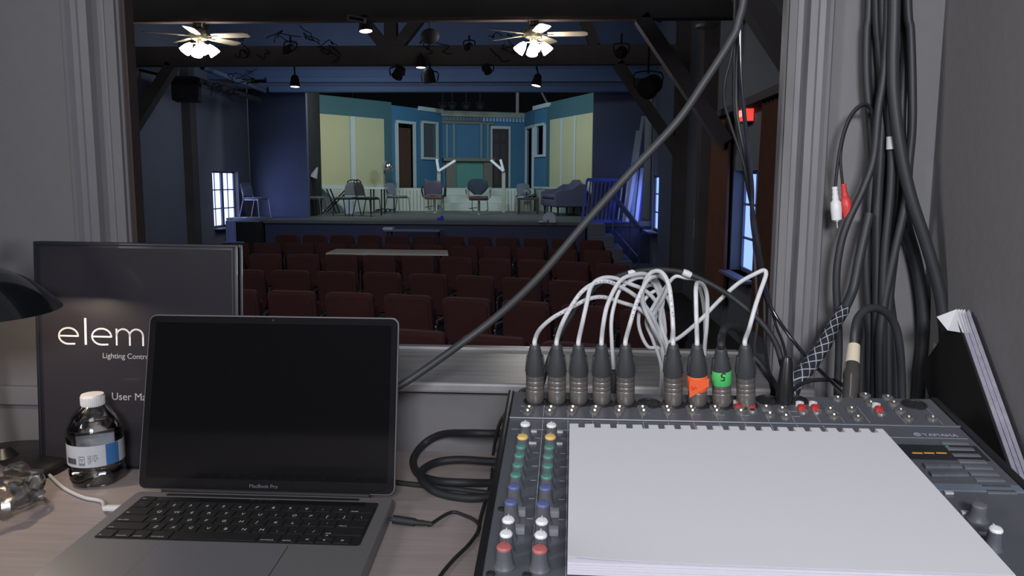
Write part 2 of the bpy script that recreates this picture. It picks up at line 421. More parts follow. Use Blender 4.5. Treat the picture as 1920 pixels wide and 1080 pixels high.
kb = thing('keyboard', (CX, LY-.07, LZ), None, None); kb.parent = t; kb.location = Vector((CX, LY-.07, LZ))-t.location
mb = MB(); slab(mb, CX-.1395, CX+.1395, LY-.1265, LY-.0175, LZ+.0001, LZ+.0005, .004, .0001); mb.build('keyboard_well', alud, kb)
mb = MB(); slab(mb, CX-.118, CX+.125, LY-.0295, LY-.0185, LZ+.0005, LZ+.0012, .001, .0002); mb.build('touch_strip', M('touch_strip_glass', (.01, .01, .012), .1, var=0), kb)
mb = MB(); slab(mb, CX-.115, CX+.115, LY-.0125, LY-.006, LZ+.00002, LZ+.0004, .003, .0001); mb.build('hinge_slot', alud, t)
leg_mb = MB(); KP = .01905
rows = [[('`', 1)]+[(c, 1) for c in '1234567890-=']+[('delete', 1.5)],
        [('tab', 1.5)]+[(c, 1) for c in 'QWERTYUIOP[]\\'],
        [('caps lock', 1.75)]+[(c, 1) for c in 'ASDFGHJKL;\'']+[('return', 1.75)],
        [('shift', 2.25)]+[(c, 1) for c in 'ZXCVBNM,./']+[('shift', 2.25)],
        [('fn', 1), ('control', 1), ('option', 1), ('command', 1.25), ('', 5), ('command', 1.25), ('option', 1), ('<', 1)]]
def key(x0, x1, y0, y1, leg, small=False):
    g = .0012; mb = MB(); slab(mb, x0+g, x1-g, y0+g, y1-g, LZ+.0005, LZ+.0016, .0016, .0003); mb.build('key', keym, kb)
    if leg:
        word = len(leg) > 1; s = .0034 if word else .0068
        ox = x0+.003 if word else (x0+x1)/2-.002; oy = y0+(.0032 if word else .0055)
        leg_mb.add(text_me(leg, s, .00003), frame(LB(ox, oy, LZ+.00164), (1, 0, 0), (-sk, 1, 0)))
y = LY-.0305
key(CX-.1385, CX-.1385+KP, LY-.0298, LY-.0182, 'esc')
for r in rows:
    x = CX-.1385; kk = 277/sum(w for _, w in r)/1000 if r is not rows[4] else KP*.969
    for nm, w in r:
        key(x, x+kk*w, y-KP, y, nm); x += kk*w
    if r is rows[4]:
        key(x, x+kk, y-KP/2, y, '^'); key(x, x+kk, y-KP, y-KP/2, 'v'); key(x+kk, x+2*kk, y-KP, y, '>')
    y -= KP
leg_mb.build('key_legends', M('key_legend_print', (.6, .6, .62), .5, var=0), kb, False)
# lid
LT = .2085; lo = Vector((0, .0205, .2075)).normalized()
ln = Vector((0, -lo.z, lo.y))   # faces the camera
HB = Vector((0, LY+.001, LZ+.002))
def LL(x, y, z):   # x across, y up the lid, z out of its face
    return Vector((x+(.016*(1-(x-LX0)/WD)+.004*(x-LX0)/WD)*(y/LT), HB.y, HB.z))+lo*y+ln*z
mb = MB(); slab(mb, LX0, LX1, 0, LT, -.0045, 0, .009, .001, LL); lid = mb.build('lid', alu, t)
mb = MB(); slab(mb, LX0+.0012, LX1-.0012, .0012, LT-.0012, .0001, .0005, .008, .0001, LL); mb.build('screen_bezel', M('bezel_glass', (.012, .012, .014), .12, var=0), lid)
mb = MB(); slab(mb, LX0+.009, LX1-.009, .0145, LT-.009, .0005, .0007, .001, .00005, LL); mb.build('display', M('display_glass', (.006, .006, .007), .08, var=0), lid)
mb = MB(); mb.add(text_me('MacBook Pro', .0062, .00003, 'CENTER'), frame(LL(CX-.002, .0052, .0008), (1, 0, 0), lo)); mb.build('bezel_text', M('bezel_print', (.16, .16, .17), .4, var=0), lid, False)
mb = MB(); mb.lathe([(.0012, 0), (.0012, .0003)], LL(CX, LT-.005, .0005), ln, 12); mb.build('camera_dot', chrome, lid)
mb = MB(); mb.cyl((LX0+.03, LY+.001, LZ+.001), (LX1-.03, LY+.001, LZ+.001), .003); mb.build('hinge', alud, t)

# ---------------------------------------------------------------- water bottle
BC = Vector((-.5835, .952, DZ)); k = .00113; bs = 1.0
pet = clear_film('clear_bottle_plastic', (.96, .97, .98), .3, .04)
t = thing('water_bottle', BC, 'small clear plastic water bottle with white cap in front of the binder', 'bottle')
prof = [(.008, .0035), (.02, .002), (.028, .0015), (.0315, .005), (.0335, .012), (.033, .018), (.0315, .022), (.0325, .026), (.0325, .056), (.0335, .060), (.0335, .066), (.0315, .076), (.026, .087), (.018, .096), (.0125, .102), (.0122, .108)]
mb = MB(); rs = []
for r, h in prof:
    ring = []
    for i in range(48):
        a = 2*PI*i/48; rr = r
        if h < .02: rr = r*(1-.10*max(0, math.cos(5*a))*(1-h/.022))
        ring.append(mb.bm.verts.new(BC+Vector((rr*math.cos(a), rr*math.sin(a), h))))
    rs.append(ring)
mb.loft(rs, False); mb.face(list(reversed(rs[0]))); mb.build('bottle_body', pet, t)
mb = MB(); rs = []
for r, h in [(.008, .0045), (.02, .0032), (.027, .0028), (.0302, .006), (.0322, .012), (.0317, .018), (.0302, .022), (.0312, .027), (.0312, .056), (.0322, .061), (.0322, .0735), (.0318, .0738)]:
    ring = []
    for i in range(48):
        a = 2*PI*i/48; rr = r
        if h < .02: rr = r*(1-.10*max(0, math.cos(5*a))*(1-h/.022))
        ring.append(mb.bm.verts.new(BC+Vector((rr*math.cos(a), rr*math.sin(a), h))))
    rs.append(ring)
mb.loft(rs); mb.build('water', M('water', (1, 1, 1), 0, trans=1, ior=1.24), t)
labm = M('bottle_label_paper', (.55, .57, .62), .45)
def curved(mb, a0, a1, h0, h1, r, n=14, tilt=0):
    p = [[mb.bm.verts.new(BC+Vector((r*math.sin(math.radians(a0+(a1-a0)*i/n)), -r*math.cos(math.radians(a0+(a1-a0)*i/n)), h))) for i in range(n+1)] for h in (h0, h1)]
    q = [[mb.bm.verts.new(v.co+(v.co-BC).normalized()*.0002*Vector((1, 1, 0)).length) for v in row] for row in p]
    for A in (p, q):
        for i in range(n): mb.face([A[0][i], A[0][i+1], A[1][i+1], A[1][i]])
mb = MB(); curved(mb, -178, 180, .029, .056, .0329, 60); lab = mb.build('bottle_label', labm, t)
mb = MB(); curved(mb, 50, 80, .0292, .0558, .0332, 8); mb.build('label_panel', M('label_blue', (.05, .17, .42), .4), lab)
mb = MB(); inkx = -38
random.seed(3)
while inkx < -12:
    w_ = random.choice((.5, .8, 1.3)); curved(mb, inkx, inkx+w_, .033, .0405, .0332, 1); inkx += w_+random.choice((.6, 1.1))
for a0, a1, h0, h1 in ((0, 12, .0320, .0326), (0, 12, .0428, .0434), (0, .6, .032, .0434), (11.4, 12, .032, .0434), (1, 11, .0335, .0345)): curved(mb, a0-4, a1-4, h0, h1, .0332, 4)
for k3 in range(3):
    a_ = 2*PI*k3/3+.4; c1 = Vector((2+2.6*math.cos(a_), .0390+.0015*math.sin(a_)))
    curved(mb, c1.x-1.1, c1.x+1.1, c1.y-.0006, c1.y+.0006, .0333, 2)
for i, ln_ in enumerate(('CA CRV', 'ME-HI 5¢', 'OR 10¢', 'VT')):
    me = text_me(ln_, .0032, .00002)
    for q in range(1):
        n0 = len(mb.bm.verts); mb.bm.from_mesh(me); mb.bm.verts.ensure_lookup_table()
        for v in mb.bm.verts[n0:]:
            a_ = math.radians(14)+v.co.x/.0333; v.co = BC+Vector((.0334*math.sin(a_), -.0334*math.cos(a_), .0425-i*.0030+v.co.y))
mb.build('label_print', M('label_ink', (.06, .07, .10), .5, var=0), lab)
mb = MB(); mb.lathe([(.0135, .100), (.0138, .1005), (.0138, .1125), (.0130, .1145), (.0, .1146)], BC, (0, 0, 1), 40)
for i in range(40):
    a = 2*PI*i/40; mb.box(BC+Vector((.0139*math.cos(a), .0139*math.sin(a), .1065)), (.0008, .0008, .010), Matrix.Rotation(a, 3, 'Z'))
mb.build('bottle_cap', M('bottle_cap_plastic', (.72, .72, .74), .4), t)

# crumpled clear wrapper
film = clear_film('crumpled_film', (.9, .9, .9), .45, .16)
PCt = WZ(20, 965, DZ); random.seed(11)
mb = MB(); mb.sphere((0, 0, 0), 1, 28)
for v in mb.bm.verts:
    p = v.co.copy(); n = .86+.12*math.sin(6*p.x+3*p.y)*math.cos(5*p.y-4*p.z)+.035*random.uniform(-1, 1)+.09*math.sin(9*p.z+7*p.x)
    v.co = PCt+Vector((p.x*.046*n-.008, p.y*.055*n, .028+p.z*.028*n))
for v in mb.bm.verts: v.co.z = max(v.co.z, DZ+.0006)
mb.build('plastic_wrapper', film, None, True, 'crumpled clear plastic wrapper on the desk at the left edge', 'wrapper', loc=(PCt.x, PCt.y, DZ))

# ---------------------------------------------------------------- cable helper (pixel x, pixel y, distance) -> tube
def cab(pts, r, mat, name, label, cat='cable', group=None, n=10, parent=None, **kw):
    P = [W(*p) if len(p) == 3 else Vector(p[1:]) for p in pts]
    mb = MB(); mb.tube(P, r, n, 8, **kw)
    if parent is not None: return mb.build(name, mat, parent)
    return mb.build(name, mat, None, True, label, cat, group, loc=P[-1])
def DP(px, py, dz=.003):   # point lying on the desk
    p = WZ(px, py, DZ+dz); return ('w', p.x, p.y, p.z)
# white charging lead
a = Vector((LX0-.001, LY-.033, DZ+.008))
t = thing('charging_cable', a, 'white charging cable plugged into the left side of the laptop', 'cable')
cab([('w', a.x-.022, a.y+.001, DZ+.007), DP(190, 940), DP(155, 932), DP(120, 915), DP(97, 895), DP(80, 878), DP(60, 862), DP(30, 852)], .0022, whitec, 'cable', None, parent=t)
mb = MB(); mb.bar(a+Vector((.001, 0, 0)), a+Vector((-.022, .001, -.001)), .0095, .0055, (0, 0, 1), .002); mb.build('connector', M('white_plug_plastic', (.75, .75, .77), .35), t)
# audio lead on the right
a = Vector((LX1+.004, LY-.045, DZ+.009))
t = thing('audio_lead', a, 'thin black audio lead plugged into the right side of the laptop', 'cable')
mb = MB(); mb.cyl(a, a+Vector((.004, 0, 0)), .0018); mb.cyl(a+Vector((.003, 0, 0)), a+Vector((.028, -.002, -.002)), .0048, .0045); mb.lathe([(.0038, 0), (.003, .006), (.0035, .007), (.0026, .014), (.003, .015), (.002, .02)], a+Vector((.028, -.002, -.002)), (1, -.06, -.05)); mb.build('plug', blackr, t)
cab([('w', a.x+.044, a.y-.004, DZ+.005), DP(845, 961), DP(872, 967), DP(893, 978), DP(898, 992), DP(880, 1020), DP(850, 1050), DP(822, 1085), DP(800, 1130)], .002, blackr, 'cable', None, parent=t)
cab([(1003, 728, .875), (975, 735, .88), (955, 765, .88), (935, 800, .9), DP(925, 850), DP(921, 900), DP(910, 940), DP(900, 975), DP(898, 990), DP(894, 1003)], .0022, blackr, 'mixer_lead', 'thin black lead hugging the left edge of the mixer')
# thick black coil
cab([(1000, 800, .95), (940, 812, 1.02), (880, 812, 1.03), DP(830, 814, .03), DP(795, 832, .012), DP(775, 862), DP(785, 890), DP(820, 902, .01), DP(870, 905, .01), DP(925, 906), DP(990, 905)], .0052, blackr, 'coiled_cable', 'outer turn of the thick black coiled cable left of the mixer')
cab([DP(1000, 868, .02), DP(930, 866, .017), DP(860, 862, .016), DP(815, 868, .014), DP(790, 885, .014), DP(795, 905, .012), DP(825, 925, .006), DP(880, 934, .006), DP(935, 930, .006), DP(990, 928, .006)], .0052, blackr, 'coiled_cable', 'inner turn of the thick black coiled cable left of the mixer')
cab([DP(738, 904), DP(770, 908), DP(810, 912), DP(860, 918), DP(910, 924), DP(980, 930)], .0034, blackr, 'black_cable', 'black cable coming out from behind the laptop under the coil')
# big grey diagonal cable
cab([(1425, -500, 1.0), (1400, -60, 1.0), (1385, 40, 1.0), (1368, 80, 1.0), (1320, 155, 1.0), (1268, 230, 1.0), (1180, 325, 1.0), (1100, 415, 1.0), (1010, 520, 1.0), (930, 595, 1.0), (850, 655, .99), (780, 704, .98), (735, 733, .97), (700, 765, .96), DP(650, 830, .005), DP(560, 845, .005)], .0049, greyc, 'grey_cable', 'thick grey cable running diagonally across the booth window', n=12)
# thin cables hanging at the right of the window
cab([(1380, -600, 1.03), (1378, -50, 1.03), (1376, 60, 1.03), (1370, 110, 1.03), (1360, 150, 1.03), (1358, 190, 1.03), (1372, 240, 1.03), (1395, 310, 1.03), (1408, 380, 1.04), (1425, 470, 1.05), (1438, 540, 1.06), (1455, 610, 1.06), (1470, 650, 1.0), (1480, 720, .93)], .0018, blackr, 'thin_black_cable', 'leftmost thin black cable bowing out at the right of the window')
cab([(1383, -600, 1.04), (1381, -50, 1.04), (1379, 60, 1.04), (1377, 120, 1.04), (1377, 200, 1.04), (1390, 280, 1.04), (1402, 350, 1.04), (1420, 440, 1.05), (1432, 540, 1.07), (1434, 640, 1.05), (1442, 700, .98), (1450, 740, .93)], .0024, blackr, 'thin_black_cable', 'middle black cable hanging straight down at the right of the window')
cab([(1394, -600, 1.03), (1392, -50, 1.02), (1388, 60, 1.02), (1390, 150, 1.02), (1400, 260, 1.02), (1410, 350, 1.02), (1411, 420, 1.03), (1425, 500, 1.05), (1445, 575, 1.06), (1500, 655, 1.03), (1555, 712, .97), (1590, 745, .9)], .0026, M('glossy_black_cable', (.02, .02, .035), .12, var=0, coat=1), 'glossy_cable', 'shiny dark cable hanging nearest the right window trim, highlighted white')
cab([(1387, -600, 1.035), (1384, -50, 1.035), (1383, 80, 1.035), (1381, 200, 1.035), (1398, 300, 1.035), (1409, 390, 1.045), (1416, 500, 1.05), (1420, 600, 1.06), (1415, 660, 1.0), (1440, 710, .95)], .0018, greyc, 'thin_grey_cable', 'thin grey cable hanging behind the black ones at the right of the window')
# ================================================================ THE MIXER
rot = math.radians(-1.0); sl = math.atan(.156)
MO = Vector((-.0455, .857, 1.600))
MU = Vector((math.cos(rot), math.sin(rot), .006)).normalized()
MV = Vector((math.sin(rot), -math.cos(rot), 0)); MV = (MV*math.cos(sl)+Vector((0, 0, -math.sin(sl)))); MV = (MV-MU*MV.dot(MU)).normalized()
MN = MU.cross(MV)*-1
if MN.z < 0: MN = -MN
MWD, MDP = .444, .50
def MP(u, v, h=0): return MO+MU*u+MV*v+MN*h
def mpx(px, py, h=0):
    d = F_*FPX+R_*(px-960)+U_*(540-py); o = MO+MN*h; k = (o-EYE).dot(MN)/d.dot(MN); q = EYE+d*k-o; return q.dot(MU), q.dot(MV)
def mbox(mb, u0, u1, v0, v1, h0, h1, bev=0): return mb.hexa([MP(u, v, h) for u in (u0, u1) for v in (v0, v1) for h in (h0, h1)], bev)
panelm = M('mixer_panel_paint', (.165, .175, .205), .38, .5, var=.05, scale=5)
linem = M('mixer_panel_print', (.36, .38, .42), .5, var=0)
mix = thing('audio_mixer', (MP(MWD/2, .25).x, MP(0, .25).y, DZ), 'large dark audio mixing console sloping across the right side of the desk', 'mixer')
mb = MB()
z0 = DZ+.006
for u0, u1, nm in ((-.006, 0, 'side_cheek'), (MWD, MWD+.008, 'side_cheek')):
    mb = MB()
    P = []
    for u in (u0, u1):
        for v in (-.004, MDP):
            top = MP(u, v, .0012); P += [Vector((top.x, top.y, z0)), top]
    mb.hexa(P, .0012); mb.build(nm, black, mix)
mb = MB(); P = []
for u in (0, MWD):
    for v in (-.002, MDP):
        top = MP(u, v, -.004); P += [Vector((top.x, top.y, z0)), top]
mb.hexa(P); mb.build('chassis', black, mix)
mb = MB(); mbox(mb, 0, MWD, -.002, MDP, -.004, 0, .0008); mb.mi = 1
vj = mpx(1100, 789)[1]
for i in range(1, 13):
    u = .022+i*.0252-.0126; mbox(mb, u-.0003, u+.0003, .022, MDP-.01, .0001, .0003)
for v in (vj-.005, vj+.022): mbox(mb, .004, MWD-.004, v, v+.0004, .0001, .0003)
for i in range(12):
    u = .022+i*.0252
    for v in (.036, .048): mbox(mb, u-.012, u-.004, v, v+.0004, .0001, .0003)
    for v in (.10, .13, .155, .18, .21, .24): mbox(mb, u-.011, u-.004, v, v+.0005, .0001, .0003); mbox(mb, u+.006, u+.011, v+.008, v+.0085, .0001, .0003)
for u in (.335, .36, .395, .43): mbox(mb, u, u+.0004, .02, vj-.006, .0001, .0003)
ua, va = mpx(1712, 817); mb.add(text_me('YAMAHA', .0078, .0001), frame(MP(ua+.010, va, .0002), MU, -MV))
mb.lathe([(.0034, 0), (.0034, .0002), (.0028, .0002), (.0028, 0)], MP(ua+.005, va-.0028, .0001), MN, 20)
mb.build('top_panel', [panelm, linem], mix, False)
# raised edge between the jack field and the controls
mb = MB(); mbox(mb, 0, MWD, vj-.004, vj-.0005, 0, .0022, .0008); mb.build('panel_step', panelm, mix, False)
# sockets
sockm = M('socket_black', (.02, .02, .022), .4); jackm = M('nickel', (.6, .58, .55), .38, .9)
XLR_X = [1003, 1044, 1085, 1128, 1173, 1216, 1262, 1307, 1352, 1397]
chan = []
for i, px in enumerate(XLR_X):
    u, v = mpx(px, 757 if i != 5 else 752); chan.append((u, .020 if False else v))
vx = sum(v for _, v in chan)/len(chan)
def socket_xlr(u, v, r=.0125):
    mb = MB(); mb.lathe([(r, 0), (r, .0012), (r*.85, .0016), (r*.82, .0002), (.0001, .0002)], MP(u, v), MN, 28)
    for a in (90, 210, 330): mb.cyl(MP(u+.004*math.cos(math.radians(a)), v+.004*math.sin(math.radians(a)), 0), MP(u+.004*math.cos(math.radians(a)), v+.004*math.sin(math.radians(a)), .001), .001, n=8)
    mb.build('microphone_socket', sockm, mix)
def socket_jack(px, py, col=None):
    u, v = mpx(px, py); mb = MB()
    mb.lathe([(.0058, 0), (.0058, .0015), (.0045, .0022), (.0034, .0024), (.0032, .0005), (.0001, .0005)], MP(u, v), MN, 18)
    mb.mi = 1; mb.cyl(MP(u, v-.001, .0018), MP(u, v+.001, .0030), .0011, n=8)  # shiny pin added to give each jack its bright glint
    mb.build('jack_socket', [M('jack_bushing', (.25, .24, .23), .35, .6), jackm], mix)
for (u, v) in chan: socket_xlr(u, vx)
for i, px in enumerate(XLR_X):
    dx = (px-1100)*.03
    socket_jack(px-11-dx*.1, 756+10); socket_jack(px-13+dx*.2+(3 if i > 4 else 0), 773)
for px, py in ((1436, 765), (1443, 778), (1466, 768), (1473, 782), (1556, 769), (1563, 781), (1596, 768), (1608, 784), (1622, 742), (1632, 757), (1664, 746), (1675, 757), (1688, 771), (1703, 785), (1570, 748), (1748, 785)): socket_jack(px, py)
for px, py in ((1440, 751), (1492, 751), (1714, 759)): u, v = mpx(px, py); socket_xlr(u, v)
redp = M('red_socket_ring', (.5, .04, .04), .4); whp = M('white_socket_ring', (.7, .7, .7), .4)
for px, py in ((1383, 768), (1407, 768), (1501, 770), (1526, 770), (1645, 773)):
    u, v = mpx(px, py-6); mb = MB(); mb.lathe([(.0042, 0), (.0042, .004), (.002, .004), (.002, .001), (0, .001)], MP(u, v-.004), MN, 16); mb.build('phono_socket', whp, mix)
    mb = MB(); mb.lathe([(.0042, 0), (.0042, .004), (.002, .004), (.002, .001), (0, .001)], MP(u, v+.004), MN, 16); mb.build('phono_socket', redp, mix)
    mb = MB(); mb.lathe([(.0050, 0), (.0050, .0015), (.003, .0015), (.003, .0)], MP(u, v+.010), MN, 16); mb.build('phono_socket', jackm, mix)
for i in range(9):
    u = (chan[i][0]+chan[i+1][0])/2; mb = MB(); mb.lathe([(.0028, 0), (.0028, .0012), (.0015, .0016), (0, .0016)], MP(u, vx+.008), MN, 10); mb.build('panel_screw', sockm, mix)
# knobs: (pixel of the cap, kind)
kb_grey = M('knob_grey', (.10, .105, .12), .5, var=0)
caps = {'white': M('knob_cap_white', (.75, .76, .78), .4, var=0), 'yellow': M('knob_cap_yellow', (.72, .50, .17), .45, var=0), 'green': M('knob_cap_green', (.08, .22, .19), .45, var=0), 'blue': M('knob_cap_blue', (.10, .12, .28), .45, var=0), 'grey': M('knob_cap_grey', (.12, .125, .14), .45, var=0), 'red': M('knob_cap_red', (.42, .12, .12), .45, var=0)}
def knob(u, v, kind, big=1):
    H = {'grey': .013, 'white': .0165, 'red': .0165, 'blue': .0165, 'yellow': .0145, 'green': .0120}[kind]*big; r = {'grey': .0062, 'white': .0052, 'yellow': .0056, 'green': .0053, 'blue': .0056, 'red': .0060}[kind]
    mb = MB(); rs = []
    for rr, h in ((r*1.35, 0), (r*1.35, .0012), (r*1.12, .003), (r*1.02, H*.55), (r*.95, H-.001)):
        ring = []
        for i in range(24):
            a = 2*PI*i/24; q = rr*(1-.05*(i % 2)) if h > .002 else rr
            ring.append(mb.bm.verts.new(MP(u+q*math.cos(a), v+q*math.sin(a), h)))
        rs.append(ring)
    mb.loft(rs); kn = mb.build('knob', kb_grey, mix)
    mb = MB(); mb.lathe([(r*.93, H-.0012), (r*.93, H), (r*.75, H+.0012), (r*.3, H+.0016), (0, H+.0016)], MP(u, v), MN, 20)
    mb.hexa([MP(u+a, v+b, h) for a in (-.0004, .0004) for b in (-r*.9, 0) for h in (H+.0008, H+.0019)])
    mb.build('knob_cap', caps[kind], kn)
colsL = [(985, 793, 'white'), (980, 817, 'yellow'), (977, 835, 'green'), (974, 851, 'green'), (971, 869, 'green'), (967, 888, 'green'), (964, 910, 'blue'), (958, 939, 'blue'), (953, 972, 'white'), (949, 998, 'white'), (945, 1023, 'red')]
colsR = [(1034, 795, 'white'), (1032, 817, 'yellow'), (1030, 836, 'green'), (1028, 853, 'green'), (1027, 871, 'green'), (1025, 891, 'green'), (1023, 912, 'blue'), (1018, 943, 'blue'), (1016, 975, 'white'), (1014, 1000, 'white'), (1012, 1027, 'red')]
HH = {'white': .0175, 'red': .0175, 'blue': .0175, 'yellow': .0155, 'green': .0130}
uvL = [mpx(x, y, HH[k]) for x, y, k in colsL]
for c in (colsL, colsR):
    for x, y, kd in c:
        u, v = mpx(x, y, HH[kd]); knob(u, v, kd)
for ch in range(2, 8):
    for j in (1, 10): u, v = uvL[j]; knob(uvL[0][0]+.0135+ch*.0252, v, colsL[j][2], .9)
# buttons, screws
btn = M('button_grey', (.22, .23, .25), .4)
for px, py in ((972, 957), (1035, 959), (970, 990), (1033, 993)):
    u, v = mpx(px, py, .004); mb = MB(); mbox(mb, u-.004, u+.006, v-.0035, v+.0035, 0, .006, .0008); mb.build('push_button', btn, mix)
for px, py in ((999, 807), (1048, 808), (998, 829), (1047, 830)):
    u, v = mpx(px, py, .002); mb = MB(); mbox(mb, u-.004, u+.004, v-.0012, v+.0012, 0, .002, .0003); mb.build('slot_button', M('button_light', (.45, .47, .5), .4), mix)
for px, py in ((941, 955), (920, 1077), (988, 1079)):
    u, v = mpx(px, py); mb = MB(); mb.lathe([(.0034, 0), (.0034, .001), (.002, .0018), (.0018, .0008), (0, .0008)], MP(u, v), MN, 14); mb.build('panel_screw', sockm, mix)
# right-hand section: buttons, meter and level knob
for i, (px, py) in enumerate(((1745, 871), (1768, 871), (1791, 871), (1757, 886), (1780, 886), (1803, 886))):
    u, v = mpx(px, py, .003); mb = MB(); mbox(mb, u-.0055, u+.0055, v-.0035, v+.0035, 0, .003, .0008); mb.build('effect_button', M('button_dark', (.10, .11, .13), .4), mix)
amber = M('amber_led', (.3, .14, .02), .4, emit=(1, .5, .05), es=.30, var=0)
for px in (1720, 1742, 1765):
    u, v = mpx(px, 849, .001); mb = MB(); mbox(mb, u-.0045, u+.0045, v-.0009, v+.0009, 0, .001); mb.build('indicator_light', amber, mix)
u, v = mpx(1776, 837, .001); mb = MB(); mb.lathe([(.0018, 0), (.0018, .001), (0, .0014)], MP(u, v), MN, 10); mb.build('indicator_light', M('green_led', (.03, .15, .08), .4, emit=(.1, .8, .4), es=.12, var=0), mix)
ua, va = mpx(1705, 840); mb = MB(); mbox(mb, ua-.02, ua+.062, va-.006, va+.022, .0001, .0006); mb.build('display_window', M('smoked_window', (.02, .022, .025), .15, var=0), mix, False)
for i in range(9):
    px = 1790+i*11.0; py = 830+i*11.5; u, v = mpx(px, py, .001); mb = MB(); mbox(mb, u-.012, u+.012, v-.0028, v+.0028, 0, .0012, .0003); mb.build('meter_block', M('meter_grey', (.13, .14, .16), .45), mix)
u0_, v0_ = mpx(1770, 912); mb = MB(); mbox(mb, .30, MWD-.002, v0_-.003, v0_+.008, .0001, .0012); mb.mi = 1; mb.build('accent_stripe', [M('stripe_blue_grey', (.14, .17, .21), .45)], mix, False)
for px, py, kd in ((1868, 990, 'white'), (1838, 938, 'grey')):
    u, v = mpx(px, py, .0175); knob(u, v, kd)
for v in (.19, .22, .25):
    mb = MB(); mbox(mb, .375, .382, v, v+.004, 0, .002, .0005); mb.build('slot_button', M('button_light', (.45, .47, .5), .4), mix)
for u, v in ((.03, .03), (.41, .03), (.03, .46), (.41, .46)):
    p = MP(u, v); mb = MB(); mb.cyl((p.x, p.y, DZ), (p.x, p.y, DZ+.007), .012, n=16); mb.build('rubber_foot', blackr, mix)

# ================================================================ CABLES PLUGGED INTO THE MIXER
shellm = M('connector_shell', (.24, .22, .21), .34, .65, var=.1); bootm = M('connector_boot', (.04, .042, .048), .5)
inkm = M('cable_ink', (.12, .13, .16), .6, var=0)
BHN = [(1243, 650, .94), (1246, 690, .955), (1241, 728, .96), (1239, 762, .95)]
def plug(root, px, top=645, mid=705, Yb=None, metal=shellm, tape=None, ty=None):
    u, _ = mpx(px, 757); b = MP(u, vx, .001); b = Vector((b.x, b.y, b.z)); Y = b.y
    up = (W(px, top, Y-.012)-b).normalized(); hgt = (W(px, top, Y-.012)-b).length; m = hgt*.48
    mb = MB(); R = .0097
    mb.lathe([(R*.9, 0), (R, .002), (R, m*.45), (R*.95, m*.48), (R, m*.51), (R, m*.60), (R*.95, m*.63), (R, m*.66), (R, m*.78), (R*.95, m*.81), (R, m*.84), (R, m)], b, up, 28)
    mb.build('connector_shell', metal, root)
    mb = MB(); mb.lathe([(R*1.02, m), (R*1.03, m+.004), (R*.98, m+.012), (R*.82, hgt*.78), (R*.62, hgt*.93), (R*.52, hgt-.001), (R*.40, hgt)], b, up, 28)
    sd = Vector((1, 0, 0))
    for sg in (-1, 1): mb.bar(b+up*(m+.003)+sd*sg*R*.99, b+up*(hgt*.80)+sd*sg*R*.80, .0022, .006, (0, 1, 0), .0006)
    mb.build('connector_boot', bootm, root)
    return b, up, hgt, m, R
def mic(i, pts, color=whitec, r=.00245, label='', top=645, tape=None):
    px = XLR_X[i]; u, _ = mpx(px, 757); root = thing('microphone_cable', MP(u, vx), label, 'cable', 'microphone cables plugged into the mixer')
    b, up, hgt, m, R = plug(root, px, top)
    P = [b+up*(hgt-.004), b+up*(hgt+.004)]+[W(*p) for p in pts]
    mb = MB(); mb.tube(P, r, 10, 8); c = mb.build('cable', color, root)
    return root, b, up, hgt, m, R, P
rowp = ['first', 'second', 'third', 'fourth', 'fifth']
data = [
 (0, [(1012, 618, .85), (1035, 597, .87), (1065, 580, .88), (1100, 562, .89), (1130, 557, .90), (1165, 567, .91), (1200, 580, .92), (1225, 608, .93)]+BHN),
 (1, [(1052, 612, .85), (1068, 580, .865), (1090, 548, .875), (1115, 531, .885), (1140, 528, .89), (1168, 540, .9), (1195, 558, .91), (1218, 585, .92), (1235, 618, .93)]+[(1250, 655, .935), (1249, 700, .95), (1243, 762, .95)]),
 (2, [(1092, 606, .85), (1100, 570, .865), (1108, 538, .88), (1125, 523, .89), (1150, 521, .9), (1180, 532, .91), (1210, 545, .92), (1232, 570, .93), (1243, 610, .935)]+BHN),
 (3, [(1131, 610, .845), (1138, 575, .86), (1152, 543, .875), (1166, 524, .885), (1185, 516, .895), (1210, 514, .91), (1232, 528, .925), (1243, 560, .93), (1238, 600, .93)]+[(1250, 645, .93), (1252, 690, .945), (1247, 762, .95)]),
 (4, [(1180, 612, .85), (1190, 578, .86), (1203, 545, .87), (1217, 523, .885), (1237, 518, .9), (1252, 533, .91), (1243, 560, .92), (1228, 585, .93), (1222, 612, .935)]+BHN),
 (6, [(1262, 615, .845), (1259, 570, .85), (1254, 535, .86), (1244, 514, .87), (1231, 508, .88), (1216, 516, .89), (1206, 540, .90), (1206, 570, .91), (1220, 605, .92)]+BHN),
 (7, [(1306, 605, .845), (1305, 565, .85), (1305, 540, .86), (1309, 530, .88), (1320, 537, .9), (1326, 560, .91), (1325, 610, .92), (1321, 660, .93), (1318, 762, .93)]),
 (9, [(1405, 615, .85), (1416, 575, .86), (1426, 545, .87), (1436, 516, .88), (1432, 507, .885), (1415, 514, .89), (1385, 531, .9), (1350, 562, .91), (1315, 598, .92), (1275, 632, .93)]+BHN),
]
lab = {0: 'white microphone cable in the leftmost connector on the mixer', 1: 'white microphone cable in the second connector from the left', 2: 'white microphone cable in the third connector from the left', 3: 'white microphone cable in the fourth connector from the left', 4: 'white microphone cable in the fifth connector, just left of the empty socket', 6: 'white microphone cable in the connector just right of the empty socket', 7: 'white microphone cable whose connector is wrapped in orange tape', 9: 'white microphone cable in the rightmost upright connector, arching left'}
